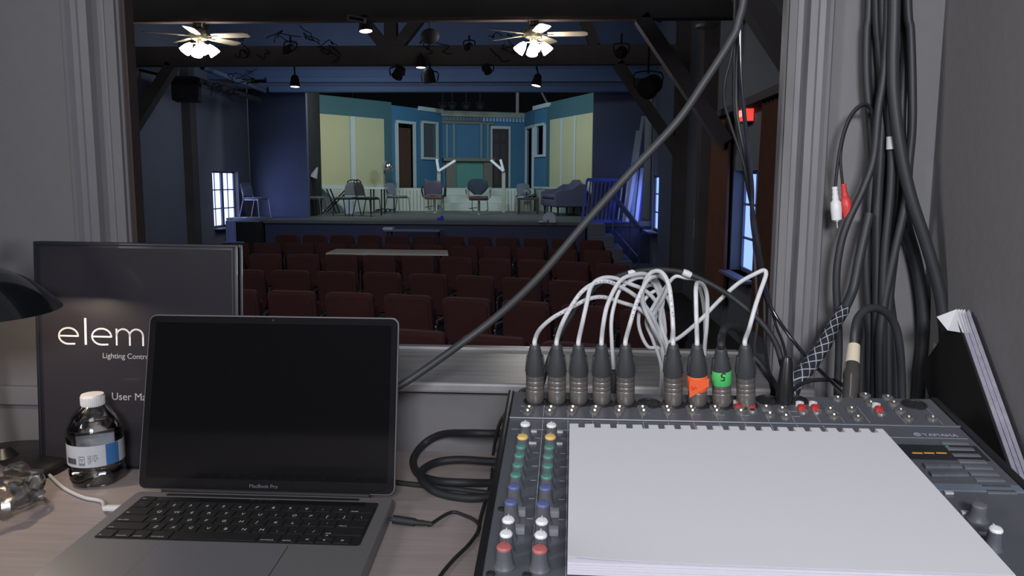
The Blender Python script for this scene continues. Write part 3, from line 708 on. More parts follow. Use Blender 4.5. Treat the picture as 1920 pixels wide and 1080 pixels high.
for i, pts in data:
    root, b, up, hgt, m, R, P = mic(i, pts, whitec, .00245, lab[i])
    if i in (0, 1, 3, 4, 6):   # printed marking along the jacket
        S = spline(P, 8); mbk = MB()
        for k2 in range(20, min(52, len(S)-1)):
            if k2 % 5 in (0, 1, 3): mbk.bar(S[k2]+Vector((.0004*(-1)**k2, -.00235, .0004)), S[k2]+(S[k2+1]-S[k2])*.45+Vector((.0004, -.00235, 0)), .0011, .0004, (0, 1, 0))
        mbk.build('cable_marking', inkm, root, False)
    if i == 7:
        mb = MB(); mb.lathe([(R*1.06, m*.52), (R*1.08, m*.54), (R*1.10, m*1.02), (R*1.06, m*1.04)], b, up, 24, False); mb.hexa([b+up*h+Vector((x, -R*1.15, 0))+Vector((.0, y, 0)) for x, (h0, h1) in ((-.010, (m*.30, m*.9)), (.010, (m*.72, m*.98))) for h in (h0, h1) for y in (0, .0015)])
        tp = mb.build('tape_flag', M('orange_tape', (.85, .13, .04), .5), root)
        mb = MB(); mb.add(text_me('Snake', .0062, .00005), frame(b+up*(m*.56)+Vector((-.008, -R*1.17, 0)), (1, 0, .25), up)); mb.build('tape_writing', M('tape_ink', (.3, .02, .02), .6, var=0), tp, False)
# green-taped plug on a black cable
root, b, up, hgt, m, R, P = mic(8, [(1353, 632, .85), (1358, 618, .86), (1372, 612, .875), (1388, 622, .89), (1396, 650, .90), (1402, 700, .92), (1405, 760, .92)], blackr, .0042, 'black microphone cable with green tape marked 5 on its connector', 650)
mb = MB(); mb.lathe([(R*1.05, m*.78), (R*1.07, m*.79), (R*1.07, m*1.27), (R*1.05, m*1.28)], b, up, 24, False); tp = mb.build('tape_band', M('green_tape', (.08, .5, .14), .5), root)
mb = MB(); mb.add(text_me('5', .013, .0001, 'CENTER'), frame(b+up*(m*1.22)+Vector((0, -R*1.10, 0)), (-1, 0, 0), -up)); mb.build('tape_number', M('tape_black_ink', (.01, .03, .01), .6, var=0), tp, False)
# second layer plugs and strands
root = thing('microphone_cable', W(1151, 745, .90), 'white microphone cable rising from behind, between the fourth and fifth connectors', 'cable', 'microphone cables plugged into the mixer')
cab([(1151, 692, .90), (1147, 640, .90), (1147, 595, .9), (1158, 552, .905), (1173, 532, .91), (1200, 520, .915), (1225, 530, .925), (1240, 570, .93), (1247, 620, .935)]+BHN, .0023, whitec, 'cable', None, parent=root)
mb = MB(); a = W(1151, 745, .90); mb.lathe([(.008, 0), (.009, .002), (.009, .022), (.006, .036), (.004, .038)], a+Vector((0, 0, -.006)), (0, 0, 1), 20); mb.build('connector_boot', bootm, root)
cab([(1240, 762, .955), (1243, 700, .955), (1238, 655, .95), (1215, 650, .945), (1200, 620, .94), (1198, 590, .935), (1210, 560, .93), (1232, 545, .93), (1252, 560, .935), (1262, 600, .94), (1258, 650, .945), (1250, 762, .95)], .0022, whitec, 'white_cable_loop', 'white cable looping lowest in the tangle above the mixer')
cab([(1236, 762, .96), (1240, 690, .955), (1225, 640, .945), (1212, 605, .94), (1222, 580, .93), (1240, 550, .925), (1256, 528, .92), (1268, 518, .915), (1285, 521, .915), (1303, 524, .92), (1312, 540, .93), (1320, 580, .945), (1322, 640, .955), (1316, 762, .955)], .0022, whitec, 'white_cable_strand', 'white cable strand crossing to the right at the top of the tangle')
cab([(1244, 762, .965), (1244, 700, .965), (1236, 650, .96), (1225, 620, .95), (1232, 590, .945), (1240, 560, .94), (1225, 535, .935), (1205, 545, .935), (1212, 580, .94), (1235, 630, .95), (1248, 680, .96), (1246, 762, .965)], .0021, whitec, 'white_cable_strand', 'white cable strand winding through the middle of the tangle')
cab([(1010, 742, .90), (1035, 660, .93), (1072, 592, .935), (1115, 543, .935), (1165, 516, .93), (1225, 506, .92), (1285, 512, .91), (1345, 540, .90), (1395, 575, .89), (1432, 610, .88), (1455, 645, .87), (1466, 680, .86), (1470, 700, .855), (1471, 735, .85)], .0033, blackr, 'black_arched_cable', 'black cable arching over the white tangle to a plug right of the connectors')
u, v = mpx(1470, 755)
mb = MB(); mb.lathe([(.0085, 0), (.0085, .022), (.0075, .026), (.006, .045), (.004, .05)], MP(u, v), (0, -.06, 1), 24); mb.build('power_plug', black, None, True, 'upright matt black plug between the microphone plugs and braided cable', 'plug', loc=MP(u, v))
for px, py in ((1186, 512), (1288, 513)):
    a = W(px, py, .926 if px < 1200 else .908); mb = MB(); mb.lathe([(.0036, -.005), (.0042, 0), (.0036, .005)], a, W(px+20, py-3 if px < 1200 else py+9, .93)-W(px, py, .93), 12); mb.build('twist_tie', whitec, None, True, 'small white tie on the left shoulder of the black arched cable' if px < 1200 else 'small white tie on the right shoulder of the black arched cable', 'tie', loc=a)
cab([(1395, 665, .93), (1415, 672, .93), (1438, 700, .92), (1452, 730, .9), (1440, 770, .93)], .0042, blackr, 'black_stub_cable', 'short thick black cable sloping down right of the white plugs')
cab([(1482, 735, .93), (1500, 722, .95), (1520, 714, .96), (1550, 712, .97), (1570, 716, .98), (1590, 735, 1.0), (1600, 790, 1.0)], .0024, blackr, 'thin_black_cable', 'thin black cable lying across the foot of the braided cable')

# ================================================================ THE HANGING BUNDLE
bcm = M('bundle_rubber', (.030, .032, .038), .5)
G = 'cables hanging down the wall right of the window'
bund = [
 ([(1630, -50), (1625, 59), (1625, 148), (1632, 237), (1635, 326), (1624, 474), (1630, 640), (1632, 790)], .0052, 1.085, 'leftmost cable of the black bundle, running straight down'),
 ([(1644, -50), (1650, 89), (1656, 178), (1650, 296), (1644, 415), (1644, 593), (1640, 790)], .0064, 1.075, 'second black cable from the left in the hanging bundle'),
 ([(1665, -50), (1659, 118), (1647, 207), (1638, 296), (1618, 355), (1590, 415), (1575, 465), (1568, 530), (1573, 640), (1570, 735), (1572, 790)], .0048, 1.055, 'black cable leaving the bundle to the left behind the red and white plugs'),
 ([(1677, -50), (1674, 118), (1677, 195), (1689, 284), (1707, 367), (1736, 456), (1758, 533), (1768, 590), (1772, 650), (1765, 790)], .0075, 1.045, 'thick black cable curving right out of the bundle towards the papers'),
 ([(1701, -50), (1707, 59), (1710, 148), (1710, 237), (1704, 308), (1698, 379), (1677, 474), (1659, 563), (1650, 640), (1650, 790)], .0054, 1.06, 'rightmost black cable at the top of the bundle, crossing inward below'),
 ([(1690, -50), (1698, 59), (1694, 148), (1690, 237), (1694, 355), (1677, 474), (1666, 593), (1666, 790)], .0056, 1.08, 'black cable just inside the right edge of the bundle'),
 ([(1655, -50), (1660, 100), (1664, 195), (1671, 266), (1670, 355), (1659, 474), (1655, 593), (1656, 790)], .0052, 1.062, 'black cable in the middle of the bundle carrying a small white tag'),
 ([(1685, -50), (1688, 120), (1684, 260), (1690, 360), (1697, 415), (1718, 492), (1730, 569), (1732, 640), (1726, 700), (1720, 790)], .0078, 1.09, 'thick black cable bowing right low down, against the wall'),
 ([(1638, -50), (1636, 120), (1642, 260), (1650, 380), (1640, 520), (1618, 640), (1612, 790)], .0050, 1.092, 'black cable at the back left of the bundle'),
 ([(1670, -50), (1672, 150), (1664, 290), (1655, 420), (1668, 560), (1680, 660), (1682, 790)], .0060, 1.095, 'black cable at the back right of the bundle'),
]
for pts, r, Y, lb in bund:
    cab([(pts[0][0], -750, Y)]+[(x, y, Y) for x, y in pts], r, bcm, 'hanging_cable', lb, 'cable', G)
a = W(1671, 268, 1.058); mb = MB(); mb.lathe([(.0058, -.008), (.0058, .008)], a, (.05, 0, -1), 14, False); mb.build('cable_tag', M('tag_white', (.55, .55, .58), .6), None, True, 'tiny white tag on the middle cable of the bundle', 'tag', loc=a)
# phono lead
t = thing('phono_lead', W(1633, 198, 1.07), 'thin black lead ending in a white plug and a red plug', 'cable')
cab([(1640, 235, 1.07), (1633, 204, 1.065), (1618, 195, 1.06), (1597, 213, 1.06), (1582, 249, 1.06), (1572, 296, 1.06), (1566, 352, 1.06)], .0020, blackr, 'cable', None, parent=t)
cab([(1641, 240, 1.073), (1632, 206, 1.068), (1617, 199, 1.063), (1598, 216, 1.063), (1583, 252, 1.063), (1576, 296, 1.06), (1580, 347, 1.06)], .0018, blackr, 'cable', None, parent=t)
for px0, px1, py, mt, nm in ((1565, 1569, 350, caps['white'], 'white phono plug'), (1581, 1590, 345, M('red_plug_plastic', (.6, .05, .05), .4, var=0), 'red phono plug')):
    a = W(px0, py, 1.06); b = W(px1, py+62, 1.06); d = b-a; L = d.length
    mb = MB(); mb.lathe([(.0032, 0), (.0036, .002), (.0030, .004), (.0038, .007), (.0033, .009), (.0043, .013), (.0040, L*.40), (.0066, L*.48), (.0070, L*.7), (.0063, L)], a, d, 20)
    o = mb.build('phono_plug', mt, t); o['label'] = nm
    mb = MB(); mb.lathe([(.0048, L), (.0048, L+.002), (.0016, L+.002), (.0014, L+.011), (0, L+.012)], a, d, 12); mb.build('plug_pin', jackm, o)
# braided snake cable
P = [W(*p) for p in ((1630, 400, 1.06), (1612, 480, 1.055), (1600, 540, 1.05), (1583, 580, 1.04), (1563, 612, 1.02), (1543, 650, 1.0), (1515, 688, .98), (1492, 715, .965), (1478, 740, .96))]
t = thing('braided_cable', P[-1], 'fat cable in a black and white braided sleeve rising from behind the mixer', 'cable')
mb = MB(); mb.tube(P[:4], .0062, 14, 8); mb.build('bare_cable', bcm, t)
mb = MB(); mb.tube(P[3:], .008, 20, 10, radii=(.0072, .0115), uv=True); mb.build('braided_sleeve', net_mat('net_sleeve'), t)
# plug with the cream band
t = thing('jack_cable', W(1594, 752, .90), 'thick black looped cable with a cream-banded silver jack plug', 'cable')
a = W(1594, 752, .87); b = W(1598, 682, .90); c_ = W(1601, 648, .915)
mb = MB(); mb.lathe([(.0075, 0), (.0085, .003), (.0085, (b-a).length*.55), (.0093, (b-a).length*.6), (.0093, (b-a).length*.72), (.0078, (b-a).length)], a, b-a, 22); mb.build('plug_body', M('smoky_plug', (.10, .095, .09), .2, .5), t)
mb = MB(); mb.cyl(b, c_, .0078, .0068, 20); mb.build('plug_band', M('cream_band', (.62, .55, .42), .5), t)
cab([(1601, 650, .915), (1603, 620, .92), (1610, 594, .93), (1630, 578, .94), (1655, 582, .95), (1676, 605, .96), (1686, 645, .965), (1690, 700, .97), (1692, 780, .97)], .0048, bcm, 'cable', None, parent=t)

# wall outlet behind the papers
t = thing('wall_outlet', (.495, 1.03, 1.62), 'pale outlet plate low on the right-hand booth wall behind the papers', 'outlet')
o1 = W(1752, 650, 1.04); o2 = W(1772, 722, 1.01)
mb = MB(); mb.bb(.4965, .4998, 1.0, 1.065, o2.z, o1.z, .001); mb.build('cover_plate', M('outlet_plastic', (.4, .4, .38), .4), t)
for zz in (.3, .7):
    z_ = o2.z+(o1.z-o2.z)*zz; mb = MB(); mb.bb(.494, .4966, 1.018, 1.047, z_-.010, z_+.010, .001); mb.build('socket_face', M('outlet_plastic_dark', (.25, .25, .24), .4), t)
# papers / manual leaning on the right wall
T_ = Vector((.478, .965, 1.672)); B_ = Vector((.478, .80, 1.502)); dd = (T_-B_).normalized(); pp = Vector((0, dd.z, -dd.y))
t = thing('leaning_manual', B_, 'thick dark-covered manual with fanned page tops leaning against the right wall', 'manual')
B0 = B_-dd*.03; LG = (T_-B0).length
def quad(mb, x0, x1, s0, s1, w0, w1): return mb.hexa([Vector((x, 0, 0))+Vector((0, B0.y, B0.z))+dd*s+pp*w for x in (x0, x1) for s in (s0, s1) for w in (w0, w1)])
mb = MB(); quad(mb, .474, .4765, 0, LG, 0, .115); mb.build('front_cover', M('manual_cover', (.012, .011, .012), .5), t, False)
mb = MB(); quad(mb, .493, .4955, 0, LG+.004, 0, .115); mb.build('back_cover', M('manual_cover', (.012, .011, .012), .5), t, False)
mb = MB()
for i in range(9): quad(mb, .4768+i*.0018, .4782+i*.0018, .002, LG-.001+.0016*i, .0005*(i % 3)-.001, .112)
mb.build('page_block', M('manual_pages', (.30, .29, .36), .8, var=.3, scale=90), t, False)
mb = MB(); random.seed(5)
for k2 in range(4):
    a = T_+Vector((-.002+.003*k2, 0, 0)); mb.hexa([a+Vector((x, 0, 0))+dd*s+pp*w for x, s, w in ((-.010+.003*k2, -.010, .012), (-.0092+.003*k2, -.010, .0125), (-.022+.005*k2, .004, .004), (-.0212+.005*k2, .004, .0045), (0, -.022, -.001), (.0008, -.022, -.0005), (0, .010, -.004), (.0008, .010, -.0035))])
mb.build('loose_pages', M('page_white', (.6, .6, .64), .8), t, False)

# ---------------------------------------------------------------- notebook
paper = M('notebook_paper', (.62, .62, .665), .8, var=.015, scale=6)
NTL, NTR, NBL, NBR = W(1068, 794, .712), W(1655, 804, .713), W(1064, 1050, .512), W(1905, 1079, .503)
nu = (NTR-NTL).normalized(); nv = (NBL-NTL); nn = nv.cross(nu).normalized()
if nn.z < 0: nn = -nn
def NP(s, q, h):
    s2 = s; a = NTL.lerp(NTR, s2); b = NBL.lerp(NBR, s2); return a.lerp(b, q)+nn*h
t = thing('notebook', NTL.lerp(NBR, .5)-nn*.012, 'white comb-punched notepad lying over the mixer knobs', 'notebook')
def curvedtop():
    """top sheet: one smooth grid that droops a little at its front-right"""
    mb = MB(); N, Q = 28, 26; nh = 19; dq = .037
    def hh(s_, q_): return .0
    xs = [0]
    for i in range(nh):
        c0 = .039+i*(.966-.039)/(nh-1); xs += [c0-.0105, c0+.0105]
    xs.append(1)
    def cell(s0, s1, q0, q1):
        f = lambda s_, q_, h: NP(s_, q_, h)+Vector((0, 0, .0022*math.exp(-s_*7)*max(0, (q_-.75)/.25)**2))
        mb.hexa([f(s_, q_, h) for s_ in (s0, s1) for q_ in (q0, q1) for h in (-.0004, 0)])
    for k2 in range(0, len(xs)-1, 2): cell(xs[k2], xs[k2+1], 0, dq)
    bm = mb.bm
    grid = [[[bm.verts.new(NP(i/N, dq+(1-dq)*j/Q, h)+Vector((0, 0, .0030*math.exp(-i/N*7)*max(0, (j/Q-.75)/.25)**2))) for j in range(Q+1)] for i in range(N+1)] for h in (-.0004, 0)]
    for g in grid:
        for i in range(N):
            for j in range(Q): mb.face([g[i][j], g[i+1][j], g[i+1][j+1], g[i][j+1]])
    for (A, Bq) in ((grid[0], grid[1]),):
        for i in range(N):
            mb.face([A[i][0], A[i+1][0], Bq[i+1][0], Bq[i][0]]); mb.face([A[i][Q], A[i+1][Q], Bq[i+1][Q], Bq[i][Q]])
        for j in range(Q):
            mb.face([A[0][j], A[0][j+1], Bq[0][j+1], Bq[0][j]]); mb.face([A[N][j], A[N][j+1], Bq[N][j+1], Bq[N][j]])
    return mb
curvedtop().build('top_sheet', paper, t, False)
mb = MB()
xs = [0]
for i in range(19):
    c0 = .039+i*(.966-.039)/18; xs += [c0-.0105, c0+.0105]
xs.append(1)
for li in range(5):
    h1 = -.0012-li*.0020; h0 = h1-.0017; e = .0015*(li % 2)
    for k2 in range(0, len(xs)-1, 2): mb.hexa([NP(s_, q_, h) for s_ in (xs[k2], xs[k2+1]) for q_ in (0, .037) for h in (h0, h1)])
    mb.hexa([NP(s_, q_, h) for s_ in (0, 1) for q_ in (.037, 1.004+e) for h in (h0, h1)])
mb.build('page_block', M('notebook_pages', (.62, .60, .68), .8), t, False)
# ================================================================ THE THEATRE
SZ = .96   # stage floor
XLW, XRW = -7.65, 2.10
sidew = M('side_wall_paint', (.14, .15, .18), .8, var=.1, scale=2)
woodd = M('dark_timber', (.07, .06, .06), .8, var=.3, scale=3)
bluew = M('gable_blue_paint', (.075, .10, .17), .8, var=.15, scale=1.5)
navy = M('proscenium_navy', (.075, .09, .145), .75, var=.12, scale=2)
navy2 = M('header_blue_paint', (.07, .115, .22), .6, var=.1, scale=3)
stagef = M('stage_floor_paint', (.10, .105, .11), .5, var=.25, scale=1.2)
hall = M('hall_floor', (.03, .028, .03), .7)
blk = M('stage_black', (.010, .010, .012), .9)
# floors, walls, roof
mb = MB(); mb.bb(XLW, XRW, 1.17, 17.2, -.1, 0); struct('floor', mb, hall)
YN = (8.65, 9.8, .78, 1.97)      # near right window: y0 y1 z0 z1
YF = (16.95, 18.0, .78, 1.97)
def wall_with(name, x0, x1, y0, y1, z1, holes):
    mb = MB(); y = y0
    for a, b, c, d in holes:
        mb.bb(x0, x1, y, a, 0, z1); mb.bb(x0, x1, a, b, 0, c); mb.bb(x0, x1, a, b, d, z1); y = b
    mb.bb(x0, x1, y, y1, 0, z1); return struct(name, mb, sidew)
wall_with('wall_east', XRW, XRW+.35, 1.17, 20.2, 5.2, [YN, YF])
wall_with('wall_west', XLW-.35, XLW, 1.17, 20.2, 5.2, [(17.5, 18.95, .75, 2.03)])
for sgn, nm in ((-1, 'ceiling_west'), (1, 'ceiling_east')):
    mb = MB(); xm = (XLW+XRW)/2; xe = XLW-.4 if sgn < 0 else XRW+.4
    mb.hexa([Vector((x, y, z+dz)) for x, z in ((xe, 4.9), (xm, 7.9)) for y in (1.1, 17.6) for dz in (0, .1)])
    struct(nm, mb, M('roof_boards', (.02, .021, .028), .9, var=.3, scale=2))
mb = MB(); mb.bb(XLW-.4, XRW+.4, 17.5, 17.7, 3.72+.42, 8); struct('wall_gable', mb, bluew)
# stage house
mb = MB(); mb.bb(XLW, XRW, 30.0, 30.1, 0, 8); struct('wall_stage_back', mb, blk)
mb = MB(); mb.bb(XLW-.1, XLW-.02, 20.2, 30.0, 0, 8); struct('wall_stage_west', mb, blk)
mb = MB(); mb.bb(XRW+.36, XRW+.42, 17.7, 30.0, 0, 8); struct('wall_stage_east', mb, blk)
mb = MB(); mb.bb(XLW-.1, XRW+.42, 17.7, 30.1, 7.5, 7.6); struct('ceiling_stage', mb, blk)
# windows: frames with muntins and lit panes
framem = M('window_frame_paint', (.16, .17, .26), .5)
pane = M('daylit_pane', (.2, .3, .6), .3, emit=(.25, .40, 1.0), es=1.5, var=0)
panel_ = M('daylit_pane_left', (.2, .3, .6), .3, emit=(.52, .62, 1.0), es=2.2, var=0)
def window(n, x, sx, y0, y1, z0, z1, ny, nz, pm, dbl=False):
    mb = MB(); w = .045
    mb.bb(x, x+sx*.06, y0, y0+w, z0, z1); mb.bb(x, x+sx*.06, y1-w, y1, z0, z1); mb.bb(x, x+sx*.06, y0, y1, z0, z0+w); mb.bb(x, x+sx*.06, y0, y1, z1-w, z1)
    if dbl: ym = (y0+y1)/2; mb.bb(x-sx*.01, x+sx*.06, ym-.06, ym+.06, z0, z1)
    for i in range(1, ny): y = y0+(y1-y0)*i/ny; mb.bb(x+sx*.01, x+sx*.05, y-.012, y+.012, z0, z1)
    for i in range(1, nz): z = z0+(z1-z0)*i/nz; mb.bb(x+sx*.01, x+sx*.05, y0, y1, z-.014, z+.014)
    fr = mb.build('window_%d' % n, framem, None, False, kind='structure', loc=(x, (y0+y1)/2, z0))
    mb = MB(); mb.bb(x+sx*.028, x+sx*.034, y0+.02, y1-.02, z0+.02, z1-.02); mb.build('pane', pm, fr, False)
    mb = MB(); mb.bb(x-sx*.25, x+sx*.02, y0-.03, y1+.03, z0-.03, z0+.0); mb.build('window_sill', framem, fr, False)
window(1, XRW+.12, 1, YN[0], YN[1], YN[2], YN[3], 2, 3, pane)
window(2, XRW+.05, 1, YF[0], YF[1], YF[2], YF[3], 1, 3, pane)
window(3, XLW-.10, -1, 17.5, 18.95, .75, 2.03, 4, 3, panel_, True)
# wall posts and recess trims
for x in (XLW+.09, XRW-.09):
    for y in ((6.1, 11.1, 13.5) if x > 0 else (6.1, 9.8, 13.5, 16.3)):
        mb = MB(); mb.bb(x-.11, x+.09, y-.14, y+.14, 0, 4.6); struct('trim_%d' % (10+int(y)+(20 if x > 0 else 0)), mb, woodd)
# curtains either side of the near window
rust = M('rust_velvet_curtain', (.11, .045, .03), .9, var=.25, scale=5)
def curtain(y0, y1, lb):
    mb = MB(); n = 60; z0, z1 = .35, 2.62; A = []; B = []
    for i in range(n+1):
        y = y0+(y1-y0)*i/n; x = XRW-.09+.045*math.sin(i/n*PI*2*5.5)+.012*math.sin(i*1.7)
        A.append((x, y)); B.append((x+.012, y))
    poly = A+list(reversed(B))
    bot = [mb.bm.verts.new((x, y, z0)) for x, y in poly]; top = [mb.bm.verts.new((x*.5+(XRW-.08)*.5, y, z1)) for x, y in poly]
    mb.loft([bot, top]); mb.build('curtain', rust, None, True, lb, 'curtain', loc=(XRW-.08, (y0+y1)/2, z0))
curtain(9.75, 10.85, 'rust-brown curtain on the far side of the near right window')
curtain(7.45, 8.25, 'rust-brown curtain on the near side of the window, close to the booth opening')
mb = MB(); mb.cyl((XRW-.08, 7.2, 2.65), (XRW-.08, 10.95, 2.65), .03); mb.bb(XRW-.16, XRW-.01, 7.2, 10.95, 2.62, 2.70)
mb.build('curtain_rail', woodd, None, True, 'dark curtain rail above the near right window', 'curtain rail', loc=(XRW-.08, 9, 2.6))
# exit sign
p = W(1396, 215, 8.6); t = thing('exit_sign', (XRW-.02, 8.5, 2.50), 'glowing red EXIT sign high on the right wall above the curtain', 'sign')
mb = MB(); mb.bb(XRW-.10, XRW, 8.92, 9.22, 2.48, 2.68, .006); hs = mb.build('sign_housing', M('sign_white', (.12, .12, .12), .5), t, False)
mb = MB(); mb.bb(XRW-.103, XRW-.0995, 8.935, 9.205, 2.495, 2.665); mb.bb(XRW-.095, XRW-.005, 8.915, 8.9195, 2.49, 2.67); mb.build('sign_face', M('exit_red', (.6, .05, .04), .4, emit=(1, .08, .06), es=.9, var=0), t, False)
mb = MB(); mb.add(text_me('EXIT', .10, .002, 'CENTER'), frame((XRW-.105, 9.07, 2.545), (0, -1, 0), (0, 0, 1))); mb.build('sign_letters', M('exit_letter', (1, .5, .4), .4, emit=(1, .35, .3), es=1.4, var=0), t, False)
mb = MB(); mb.bb(XRW-.012, XRW, 12.35, 12.45, .98, 1.28, .002); mb.build('switch_plate', M('plate_grey', (.3, .3, .32), .5), None, False, 'narrow pale plate on the dark right wall', 'plate', loc=(XRW, 12.4, 1.1))

# ---------------------------------------------------------------- roof trusses
def truss(y, lb, first=False):
    t = thing('roof_truss', ((XLW+XRW)/2, y, 3.72), lb, 'beam', 'dark timber roof trusses')
    zb, xm = 3.72, (XLW+XRW)/2
    mb = MB(); mb.bb(XLW, XRW, y-.1, y+.1, zb, zb+.31, .01); mb.build('tie_beam', woodd, t, False)
    mb = MB(); mb.bar((xm, y, zb+.3), (xm, y, 7.8), .2, .2); mb.build('king_post', woodd, t, False)
    for s in (-1, 1):
        xe = XLW if s < 0 else XRW
        mb = MB(); mb.bar((xe, y, 4.85), (xm, y, 7.78), .2, .22, (0, 1, 0)); mb.build('rafter', woodd, t, False)
        mb = MB(); mb.bar((xm+s*.1, y, zb+.3), (xm+s*2.1, y, 6.45), .18, .18, (0, 1, 0)); mb.build('strut', woodd, t, False)
        mb = MB(); mb.bar((xm+s*3.35, y, zb+.3), (xm+s*2.5, y, 6.2), .18, .18, (0, 1, 0)); mb.build('strut', woodd, t, False)
        mb = MB(); mb.bar((xe-s*.12, y, 2.30), (xe-s*1.15, y, zb+.02), .17, .2, (0, 1, 0)); mb.build('knee_brace', woodd, t, False)
    return t
truss(6.1, 'dark timber roof truss nearest the booth, its knee brace crossing the top right corner')
truss(9.8, 'dark timber roof truss carrying the two ceiling fans')
truss(13.5, 'dark timber roof truss farthest from the booth, in front of the blue gable')
# reddish edge board along the fan truss
mb = MB(); mb.bb(-6.9, .9, 9.66, 9.695, 3.70, 3.735); mb.build('conduit_strip', M('red_brown_strip', (.09, .045, .035), .6), None, False, 'thin reddish strip along the lower edge of the fan truss', 'strip', loc=(-3, 9.7, 3.7))

# ---------------------------------------------------------------- ceiling fans
glow = M('fan_lamp_glass', (.9, .9, .9), .3, emit=(1, .97, .9), es=45, var=0)
brass = M('aged_brass', (.30, .26, .18), .3, .9); bladem = M('fan_blade_wood', (.42, .36, .27), .45)
def fan(px, py, a0, lb, la):
    c = W(px, py, 9.8); c.z = 3.47
    t = thing('ceiling_fan', (c.x, 9.8, 3.72), lb, 'ceiling fan', 'ceiling fans with light kits')
    z = 3.55
    mb = MB(); mb.lathe([(.07, 0), (.06, .06), (.02, .07), (.015, .1)], (c.x, 9.8, 3.72), (0, 0, -1)); mb.build('canopy', brass, t)
    mb = MB(); mb.lathe([(.04, .04), (.11, .03), (.12, -.02), (.10, -.07), (.05, -.09), (.04, -.13)], (c.x, 9.8, z+.04), (0, 0, 1), 28); mb.build('motor_housing', brass, t)
    for k in range(5):
        a = a0+k*2*PI/5; d = Vector((math.cos(a), math.sin(a), 0)); s = Vector((d.y, -d.x, 0)); R = Vector((0, 0, .012))
        o = Vector((c.x, 9.8, z+.005)); mb = MB(); rings = []
        for q, w in ((.17, .05), (.25, .062), (.45, .07), (.60, .068), (.64, .04)):
            rings.append([mb.bm.verts.new(o+d*q+s*w+R*(w/.06)+Vector((0, 0, h))) for h in (0, .007)]+[mb.bm.verts.new(o+d*q-s*w-R*(w/.06)+Vector((0, 0, h))) for h in (.007, 0)])
        mb.loft(rings); mb.build('blade', bladem, t, False)
        mb = MB(); mb.bar(o+d*.09, o+d*.24-Vector((0, 0, .004)), .035, .006, (0, 0, 1)); mb.build('blade_iron', brass, t, False)
    for k in range(4):
        a = la+k*PI/2; d = Vector((math.cos(a), math.sin(a), 0)); o = Vector((c.x, 9.8, z-.09)); ax = (d*.8+Vector((0, 0, -1))).normalized()
        mb = MB(); mb.tube([o, o+d*.06+Vector((0, 0, .01)), o+d*.10], .008, 8, 4); mb.build('lamp_arm', brass, t)
        mb = MB(); mb.lathe([(.022, 0), (.042, .035), (.058, .08), (.068, .13), (.062, .134), (.0, .09)], o+d*.10, ax, 20); mb.build('lamp_glass', glow, t)
    return t
fan(375, 97, -.09, 'ceiling fan with four lit lamps, at the left of the booth window view', PI/4-.15)
fan(1000, 92, -.06, 'ceiling fan with four lit lamps, right of centre', .12)
lensm = M('downlight_lens', (.9, .9, .9), .3, emit=(1, .98, .92), es=7, var=0)
def can(px, py, Y, lb, ztop, tilt=(0, 0)):
    p = W(px, py, Y); t = thing('spot_lamp', (p.x, Y, ztop), lb, 'lamp', 'small round stage downlights'); ax = Vector((tilt[0], tilt[1], -1)).normalized()
    mb = MB(); mb.lathe([(.03, -.20), (.06, -.17), (.075, -.08), (.088, 0), (.080, 0), (.07, -.02), (0, -.02)], p, ax, 24); mb.build('can', blk, t)
    mb = MB(); mb.lathe([(.074, -.015), (.074, -.004), (.03, .001), (0, .002)], p, ax, 24); mb.build('lens', lensm, t)
    mb = MB(); mb.cyl(p-ax*.19, (p.x, Y, ztop), .014, n=8); mb.build('hanger', blk, t)
can(686, 59, 9.72, 'lit round downlight under the fan truss, nearest of the four', 3.95, (.1, -.12))
can(789, 127, 13.3, 'lit round downlight set against the far truss beam in the centre', 3.9, (0, -.05))
can(553, 163, 13.6, 'lit round downlight hanging below the far truss at the left', 3.73, (0, -.06))
can(1005, 161, 13.6, 'lit round downlight hanging below the far truss at the right', 3.73, (-.2, -.1))
# unlit fixtures and small hardware
def spot(px, py, Y, s, ax, lb, ztop):
    p = W(px, py, Y); ax = Vector(ax).normalized(); t = thing('stage_light', (p.x, Y, ztop), lb, 'stage light')
    mb = MB(); mb.lathe([(.07*s, -.22*s), (.10*s, -.16*s), (.11*s, 0), (.12*s, .02*s), (.10*s, .02*s), (.09*s, -.03*s), (0, -.03*s)], p, ax, 20); mb.build('housing', blk, t)
    mb = MB(); mb.tube([p+Vector((-.14*s, 0, 0)), p+Vector((-.14*s, 0, .16*s)), p+Vector((.14*s, 0, .16*s)), p+Vector((.14*s, 0, 0))], .012, 6, 3); mb.build('yoke', blk, t)
    mb = MB(); mb.cyl(p+Vector((0, 0, .15*s)), (p.x, Y, ztop), .016, n=8); mb.build('clamp', blk, t)
spot(806, 152, 13.4, .9, (.1, .3, -1), 'unlit black stage light hanging below the far truss, centre', 3.74)
spot(745, 142, 13.4, .8, (-.4, .5, -.5), 'unlit black stage light left of the central one', 3.74)
spot(915, 134, 13.4, .6, (.2, .6, -.5), 'small unlit black stage light right of the central one', 3.74)
spot(1165, 98, 13.4, .8, (.2, .6, .2), 'unlit black stage light standing at the right on the far truss', 4.2)
spot(1215, 165, 13.4, 1.5, (-.3, 1, -.2), 'large unlit black stage light above the stairs at the right wall', 4.1)
spot(880, 88, 13.5, .6, (.2, .6, .2), 'unlit black stage light standing on the far truss near the right fan', 4.2)
spot(545, 92, 13.5, .7, (.2, .6, .2), 'unlit black stage light standing on the far truss at the left', 4.2)
p = W(806, 68, 9.8); mb = MB(); mb.sphere(p, .115, 20, (1, .5, .8)); mb.cyl(p, p+Vector((0, 0, .25)), .01, n=8); mb.build('round_speaker', M('dull_grey_disc', (.07, .065, .075), .6), None, True, 'dull grey round object hanging under the fan truss near the centre', 'fitting', loc=p)
